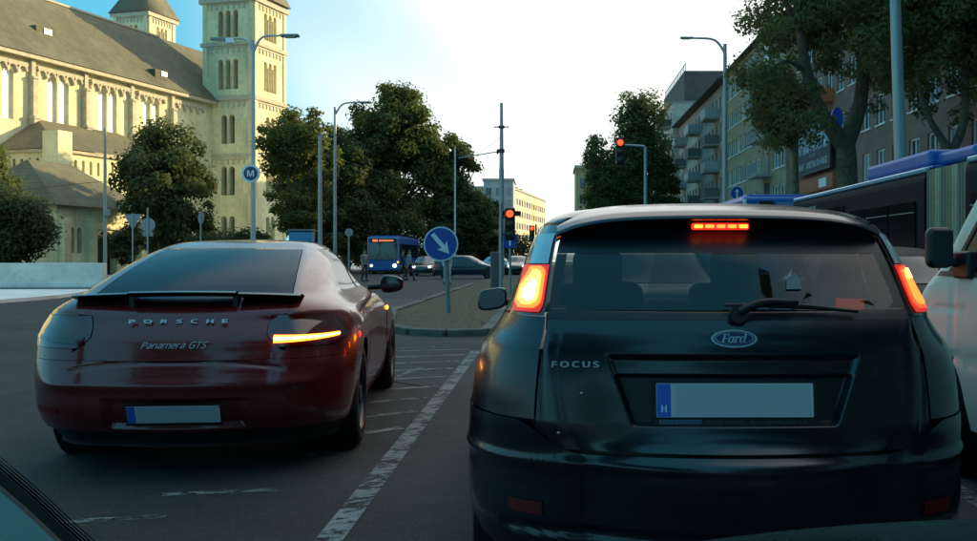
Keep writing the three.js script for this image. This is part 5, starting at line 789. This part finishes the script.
// city buses -----------------------------------------------------------------
const busBlue = mat(.012, .10, .36, .45, { clearcoat: .2, clearcoatRoughness: .2 }), busDark = mat(.007, .010, .013, .6, { specularIntensity: .2 }), busEdge = paintOf(.22, .42, .55, .35), busGlass = mat(.004, .006, .008, .15, { specularIntensity: .3 });
{ // articulated bus, flank to the traffic; local x across (street side at 0), forward = -z
  const b = thing('articulated_bus', 'dark flanked articulated bus with blue roof and pleated bellows', 'bus', 6.9, 0, -5.5), top = 2.93;
  const sec = (z0, z1, nm) => { const s = new THREE.Shape(); s.moveTo(0, .32); s.lineTo(0, 2.7); s.quadraticCurveTo(.02, top, .22, top); s.lineTo(2.3, top); s.quadraticCurveTo(2.5, top, 2.5, 2.7); s.lineTo(2.5, .32); s.closePath(); const g = new THREE.ExtrudeGeometry(s, { depth: z1 - z0, bevelEnabled: false, curveSegments: 6 }).translate(0, 0, -z1); return obj(nm, wuv(g), busDark, b); };
  sec(12.2, 21.8, 'front_section'); sec(2.2, 10.45, 'rear_section');
  // bellows between: each pleat is a hoop
  const hoop = (() => { const s = new THREE.Shape([[0, .5], [0, 2.86], [2.36, 2.86], [2.36, .5]].map((p) => new THREE.Vector2(...p))); s.holes.push(new THREE.Path([[.1, .6], [2.26, .6], [2.26, 2.76], [.1, 2.76]].map((p) => new THREE.Vector2(...p)))); return new THREE.ExtrudeGeometry(s, { depth: .05, bevelEnabled: true, bevelSize: .03, bevelThickness: .03, bevelSegments: 1 }); })();
  const bm = [mat(.34, .26, .14, .85, { map: rep(grainT, .8) }), mat(.48, .40, .24, .85, { map: rep(grainT, .8) }), mat(.20, .175, .12, .85)];
  for (let i = 0; i < 14; i++) { const h = obj('bellows_pleat', hoop, bm[(i * 5 + (i >> 1)) % 3], b); h.position.set(.06, 0, -(10.52 + i * .122) - .05); }
  obj('bellows_core', bx(2.1, 2.1, 1.72, 1.25, 1.65, -11.33), M.black, b);
  // roof edge trim and pods
  for (const [z0, z1] of [[12.2, 21.8], [2.2, 10.45]]) { obj('roof_edge', [rbx(.10, .11, z1 - z0 - .02, .04, .06, top - .02, -(z0 + z1) / 2)], busEdge, b); obj('roof_skin', rbx(2.2, .06, z1 - z0 - .1, .02, 1.27, top + .035, -(z0 + z1) / 2), busBlue, b); }
  for (const [z0, z1, h, w] of [[12.6, 16.2, .34, 1.9], [11.0, 13.2, .26, 1.6], [3, 9.8, .34, 1.9]]) { const p = obj('roof_pod', (() => { const g = new RoundedBoxGeometry(w, h, z1 - z0, 3, .1); return g.translate(1.2, top + .07 + h / 2, -(z0 + z1) / 2); })(), busBlue, b); obj('pod_ridge', rbx(.06, .05, z1 - z0 - .3, .02, 1.2 - w / 2 + .1, top + .07 + h * .8, -(z0 + z1) / 2), busEdge, p); }
  for (const [z0, z1] of [[12.6, 13.95], [14.05, 15.4], [15.5, 16.85], [18.3, 19.65], [19.75, 21.5], [2.6, 4.2], [4.3, 6.0], [6.1, 8.0], [8.1, 10.2]]) { const w = obj('window', bx(.03, 1.05, z1 - z0, -.008, 1.82, -(z0 + z1) / 2), busGlass, b); obj('window_rail', bx(.03, .02, z1 - z0 - .05, -.03, 2.14, -(z0 + z1) / 2), M.metalGrey, w); }
  obj('passenger_door', [bx(.03, 2.1, .58, -.008, 1.45, -17.3), bx(.03, 2.1, .58, -.008, 1.45, -17.9)], busGlass, b); obj('side_strip', [bx(.02, .025, 9.4, -.006, 1.2, -17.0), bx(.02, .02, 4.2, -.006, 2.42, -19.4)], M.metalGrey, b);
  const mk = obj('operator_mark', Array.from({ length: 7 }, (_, i) => merge([bx(.02, .12, .006, -.3 + i * .1, 0, 0), bx(.06, .02, .006, -.27 + i * .1, i % 2 ? .05 : -.05, 0), ...(i % 3 ? [bx(.02, .07, .006, -.245 + i * .1, i % 2 ? .02 : -.02, 0)] : [])])), mat(.5, .53, .52, .5), b); mk.rotation.y = -Math.PI / 2; mk.position.set(-.008, 2.58, -19.75); const em = obj('operator_emblem', [new THREE.ConeGeometry(.09, .2, 3).scale(1, 1, .1).rotateY(-Math.PI / 2)], mat(.5, .53, .52, .5), b); em.position.set(-.012, 2.57, -20.25);
  for (const z of [13.2, 20.4, 6.2]) { addWheel(b, .14, .48, -z, .48, .28, .3, 8).rotation.y = Math.PI; addWheel(b, 2.36, .48, -z, .48, .28, .3, 8); obj('wheel_arch', new THREE.TorusGeometry(.56, .035, 8, 24, Math.PI).rotateY(-Math.PI / 2).translate(-.006, .48, -z), mat(.1, .1, .1, .5), b); }
}
function cityBus(label, x, d, turn, lights) { // front faces local +z, origin under the front centre
  const b = thing('city_bus', label, 'bus', x, 0, -d, turn), W = 2.5, h = 2.95, L = 11.5;
  obj('body', rbx(W, h - .35, L, .12, 0, .35 + (h - .35) / 2, -L / 2, 3), busBlue, b); obj('roof', rbx(W - .3, .12, L - .5, .05, 0, h + .04, -L / 2), busBlue, b); obj('skirt', bx(W - .1, .2, L - .4, 0, .28, -L / 2), M.metalDark, b);
  obj('windscreen', rbx(W - .2, 1.35, .06, .02, 0, 1.82, .0), mat(.02, .035, .04, .05, { clearcoat: 1 }), b); const dp = obj('destination_display', rbx(W - .5, .3, .06, .02, 0, 2.66, .01), M.black, b); obj('route_number', bx(.42, .18, .01, -.62, 2.66, .042), glow(.75, .16, .05), dp); obj('route_text', bx(1.15, .14, .01, .25, 2.66, .042), glow(.55, .17, .07), dp);
  obj('front_edge', [bx(.05, 1.9, .03, -W / 2 + .06, 1.95, .015), bx(.05, 1.9, .03, W / 2 - .06, 1.95, .015), bx(W - .2, .05, .03, 0, 2.87, .015)], busEdge, b);
  for (const s of [-1, 1]) { const hl = obj('headlight', rbx(.4, .2, .05, .02, s * .95, .68, .0), mat(.4, .4, .4, .2), b); if (lights) obj('beam_lamp', new THREE.SphereGeometry(s > 0 ? .15 : .09, 14, 8).scale(1, 1, .4).translate(s * .92, .68, .03), M.headLamp, hl); obj('wiper', rod(V(s * .6, 1.15, .05), V(s * .25, 1.7, .05), .015), M.black, b);
    for (let i = 0; i < 6; i++) obj('window', rbx(.04, 1.15, 1.55, .015, s * W / 2, 1.85, -1.2 - i * 1.75), busGlass, b); for (const z of [2.6, 8.6]) addWheel(b, s * 1.12, .48, -z, .48, .28, .3, 8); obj('mirror_arm', [rod(V(s * 1.2, 2.6, 0), V(s * 1.42, 2.3, .2), .02), rbx(.14, .34, .1, .04, s * 1.44, 2.15, .2)], M.black, b); }
  if (lights) obj('indicator', new THREE.SphereGeometry(.07, 10, 8).translate(1.18, .95, 0), M.amberLamp, b); obj('bumper', rbx(W, .25, .12, .05, 0, .42, .02), busBlue, b);
  return b;
}
cityBus('blue city bus with lit headlights and route display waiting across the junction', px(383, 76), 76, 0, true);
{ // second bus ahead, only its tail is in view
  const b = thing('city_bus', 'plain blue bus whose roofline shows over the hatchback roof', 'bus', 7.0, 0, -28.6), W = 2.5; obj('body', rbx(W, 2.75, 9, .14, 0, 1.75, -4.5, 3), busBlue, b); obj('roof', rbx(W - .3, .1, 8.6, .04, 0, 3.14, -4.5), busBlue, b); obj('rear_window', rbx(W - .5, .8, .05, .02, 0, 1.95, .0), busGlass, b); obj('route_display', bx(.42, .16, .02, -.55, 2.9, .015), M.black, b); obj('vent_panel', bx(.5, .14, .02, .0, 2.88, .015), mat(.15, .25, .36, .5), b); obj('corner_light', rbx(.1, .22, .12, .03, -W / 2 + .05, 2.92, .0), M.signWhite, b); for (const s of [-1, 1]) { obj('tail_lamp', rbx(.14, .3, .04, .02, s * 1.08, .9, .0), M.redLens, b); for (const z of [2.2, 6.8]) addWheel(b, s * 1.12, .48, -z, .48, .28, .3, 8); }
}
// ---------------------------------------------------------------- pedestrians
function person(label, x, d, turn, pose) {
  const N = 96, mc = new MarchingCubes(N, new THREE.MeshBasicMaterial(), false, false, 120000), S = 1.0;
  const st = pose.stride ?? .18, B = [], b = (a, c, r0, r1) => B.push([a, c, r0, r1]);
  const hip = .90, sh = 1.42;
  b([0, .95, 0], [0, 1.2, 0], .135, .14); b([0, 1.2, 0], [0, 1.36, 0], .15, .135); b([-.13, 1.38, 0], [.13, 1.38, 0], .085, .085); b([0, 1.42, 0], [0, 1.53, .01], .068, .062); b([0, 1.585, .015], [0, 1.65, .01], .09, .10); b([0, 1.60, .09], [0, 1.585, .108], .014, .012); b([-.09, 1.6, 0], [-.095, 1.62, 0], .018, .018); b([.09, 1.6, 0], [.095, 1.62, 0], .018, .018);
  for (const s of [-1, 1]) { const f = s * st; b([s * .09, .93, 0], [s * .1, .52, f * .6 + .03], .095, .062); b([s * .1, .52, f * .6 + .03], [s * .1, .1, f - (f < 0 ? .06 : 0)], .062, .042); b([s * .1, .06, f - .03], [s * .1, .045, f + .13], .045, .04);
    const a = -s * st * .8; b([s * .19, 1.39, 0], [s * .235, 1.12, a * .4], .055, .045); b([s * .235, 1.12, a * .4], [s * .225, .9, a + .06], .043, .032); b([s * .225, .9, a + .06], [s * .22, .82, a + .08], .034, .03); for (let q = 0; q < 4; q++) b([s * .22, .82, a + .06 + q * .013], [s * .215, .755 + (q === 0 || q === 3 ? .01 : 0), a + .075 + q * .013], .010, .008); b([s * .215, .84, a + .095], [s * .205, .795, a + .12], .011, .009); }
  const sd = (p, [A, C, r0, r1]) => { const bx_ = C[0] - A[0], by = C[1] - A[1], bz = C[2] - A[2], px_ = p[0] - A[0], py_ = p[1] - A[1], pz = p[2] - A[2]; const h = clamp((px_ * bx_ + py_ * by + pz * bz) / (bx_ * bx_ + by * by + bz * bz)); return Math.hypot(px_ - bx_ * h, py_ - by * h, pz - bz * h) - lerp(r0, r1, h); };
  mc.isolation = 0; for (let k = 0; k < N; k++) for (let j = 0; j < N; j++) for (let i = 0; i < N; i++) { const p = [(i - N / 2) / (N / 2), (j - N / 2) / (N / 2) + .88, (k - N / 2) / (N / 2)]; let v = 9; if (Math.abs(p[0]) < .42 && Math.abs(p[2]) < .6) for (const c of B) { const q = sd(p, c); if (q > .2) { v = Math.min(v, q); continue; } const kk = .025, h = clamp(.5 + .5 * (v - q) / kk); v = lerp(v, q, h) - kk * h * (1 - h); } mc.field[k * N * N + j * N + i] = -v; }
  mc.update(); const n = mc.count, pos = mc.positionArray.slice(0, n * 3), g = new THREE.BufferGeometry(), col = new Float32Array(n * 3);
  for (let i = 0; i < n; i++) { const x_ = pos[3 * i], y = pos[3 * i + 1] += .88, z = pos[3 * i + 2]; let c = pose.legs; if (y < .11) c = [.02, .02, .02]; else if (y > .93 && y < 1.47) c = pose.top; else if (y >= 1.47) c = y > 1.63 || z < -.02 ? pose.hair : [.42, .27, .2]; if (Math.abs(x_) > .17 && y < 1.45) c = y < .87 ? [.42, .27, .2] : pose.top; col.set(c, 3 * i); }
  g.setAttribute('position', new THREE.BufferAttribute(pos, 3)); g.setAttribute('normal', new THREE.BufferAttribute(mc.normalArray.slice(0, n * 3), 3)); g.setAttribute('color', new THREE.BufferAttribute(col, 3));
  const w = mergeVertices(g, 1e-4); w.deleteAttribute('normal'); w.computeVertexNormals();
  const o = obj('person', w, mat(1, 1, 1, .85, { vertexColors: true })); o.position.set(x, 0, -d); o.rotation.y = turn; return tag(o, label, 'person', 'pedestrians at the crossing');
}
const dk = [.03, .035, .05], bl2 = [.10, .14, .20], hair = [.03, .02, .015];
person('person in a pale blue jacket walking over the crossing by the bus', px(409, 54), 54, Math.PI / 2, { top: [.16, .22, .30], legs: [.03, .035, .045], hair, stride: .26 });
person('person in dark clothes walking over the crossing by the bus', px(402.5, 56), 56, Math.PI / 2, { top: dk, legs: [.02, .02, .025], hair, stride: .22 });
person('person in white trousers standing behind the keep right sign', px(440, 44), 47, .4, { top: [.5, .5, .48], legs: [.45, .46, .46], hair: [.1, .06, .03], stride: .12 });
person('person in grey waiting on the kerb beside the small round sign', px(357, 50), 52, .9, { top: [.25, .22, .20], legs: dk, hair, stride: .05 });
// ---------------------------------------------------------------- the observing car: bonnet and windscreen corner
{
  const c = thing('observing_car', 'pale grey green car with black dotted windscreen border behind the hatchback', 'car', .45, 0, -1.95, 0), pale = paintOf(.30, .40, .40, .4);
  // local: z = 0 at the nose, +z towards the cabin
  obj('bonnet', grid(40, 24, (u, v) => { const x = lerp(-.82, .82, u), z = lerp(.02, 1.05, v), q = Math.abs(x) / .82; return V(x, lerp(.64, 1.036, Math.pow(v, 1.15)) - .15 * q * q, z + .12 * q * q * (1 - v)); }, true), pale, c);
  obj('nose', grid(40, 12, (u, v) => { const x = lerp(-.82, .82, u), q = Math.abs(x) / .82; return V(x, lerp(.25, .64 - .15 * q * q, v), .02 + .12 * q * q - .06 * Math.sin(v * Math.PI)); }, true), pale, c);
  obj('grille', rbx(.9, .12, .03, .02, 0, .5, -.04), M.black, c); for (const s of [-1, 1]) { obj('headlight', rbx(.32, .14, .06, .03, s * .6, .6, .04), mat(.5, .52, .52, .15), c); obj('wing', grid(20, 10, (u, v) => V(s * (.82 + .03 * Math.sin(v * Math.PI)), lerp(.45, lerp(.49, .875, Math.pow(u, 1.15)), v), .14 + u * .93), s > 0), pale, c); addWheel(c, s * .78, .3, .75, .3, .2, .19, 6); }
  // windscreen border: dark printed strip with dots along its inner edge, and the pillar trim outside it
  const path = new THREE.CatmullRomCurve3([V(-.87, 1.262, 1.42), V(-.831, 1.2237, 1.42), V(-.7867, 1.1834, 1.42), V(-.7536, 1.1547, 1.42), V(-.737, 1.1403, 1.42), V(-.7194, 1.1238, 1.42), V(-.6984, 1.1067, 1.42), V(-.643, 1.0747, 1.42), V(-.533, 1.0415, 1.42), V(.2, 1.015, 1.42)]);
  const inn = (t, o) => { const p = path.getPoint(t), g = path.getTangent(t); return V(p.x - g.y * o, p.y + g.x * o, p.z + .0 * o); };
  const strip = (o0, o1, z) => grid(80, 2, (u, v) => inn(u, lerp(o0, o1, v)).add(V(0, 0, z)));
  obj('windscreen_border', strip(0, .0062, 0), M.black, c);
  const dots = []; for (let r = 0; r < 4; r++) for (let i = 0; i < 420; i++) { const p = inn((i + (r % 2) * .5) / 420, .0070 + r * .0016); dots.push(new THREE.CircleGeometry(.0007 - r * .0001, 6).translate(p.x, p.y, p.z)); } obj('border_dots', dots, M.black, c);
  obj('pillar_trim', strip(-.30, -.0005, .004), mat(.34, .47, .47, .9), c);
}
renderer.render(scene, camera);
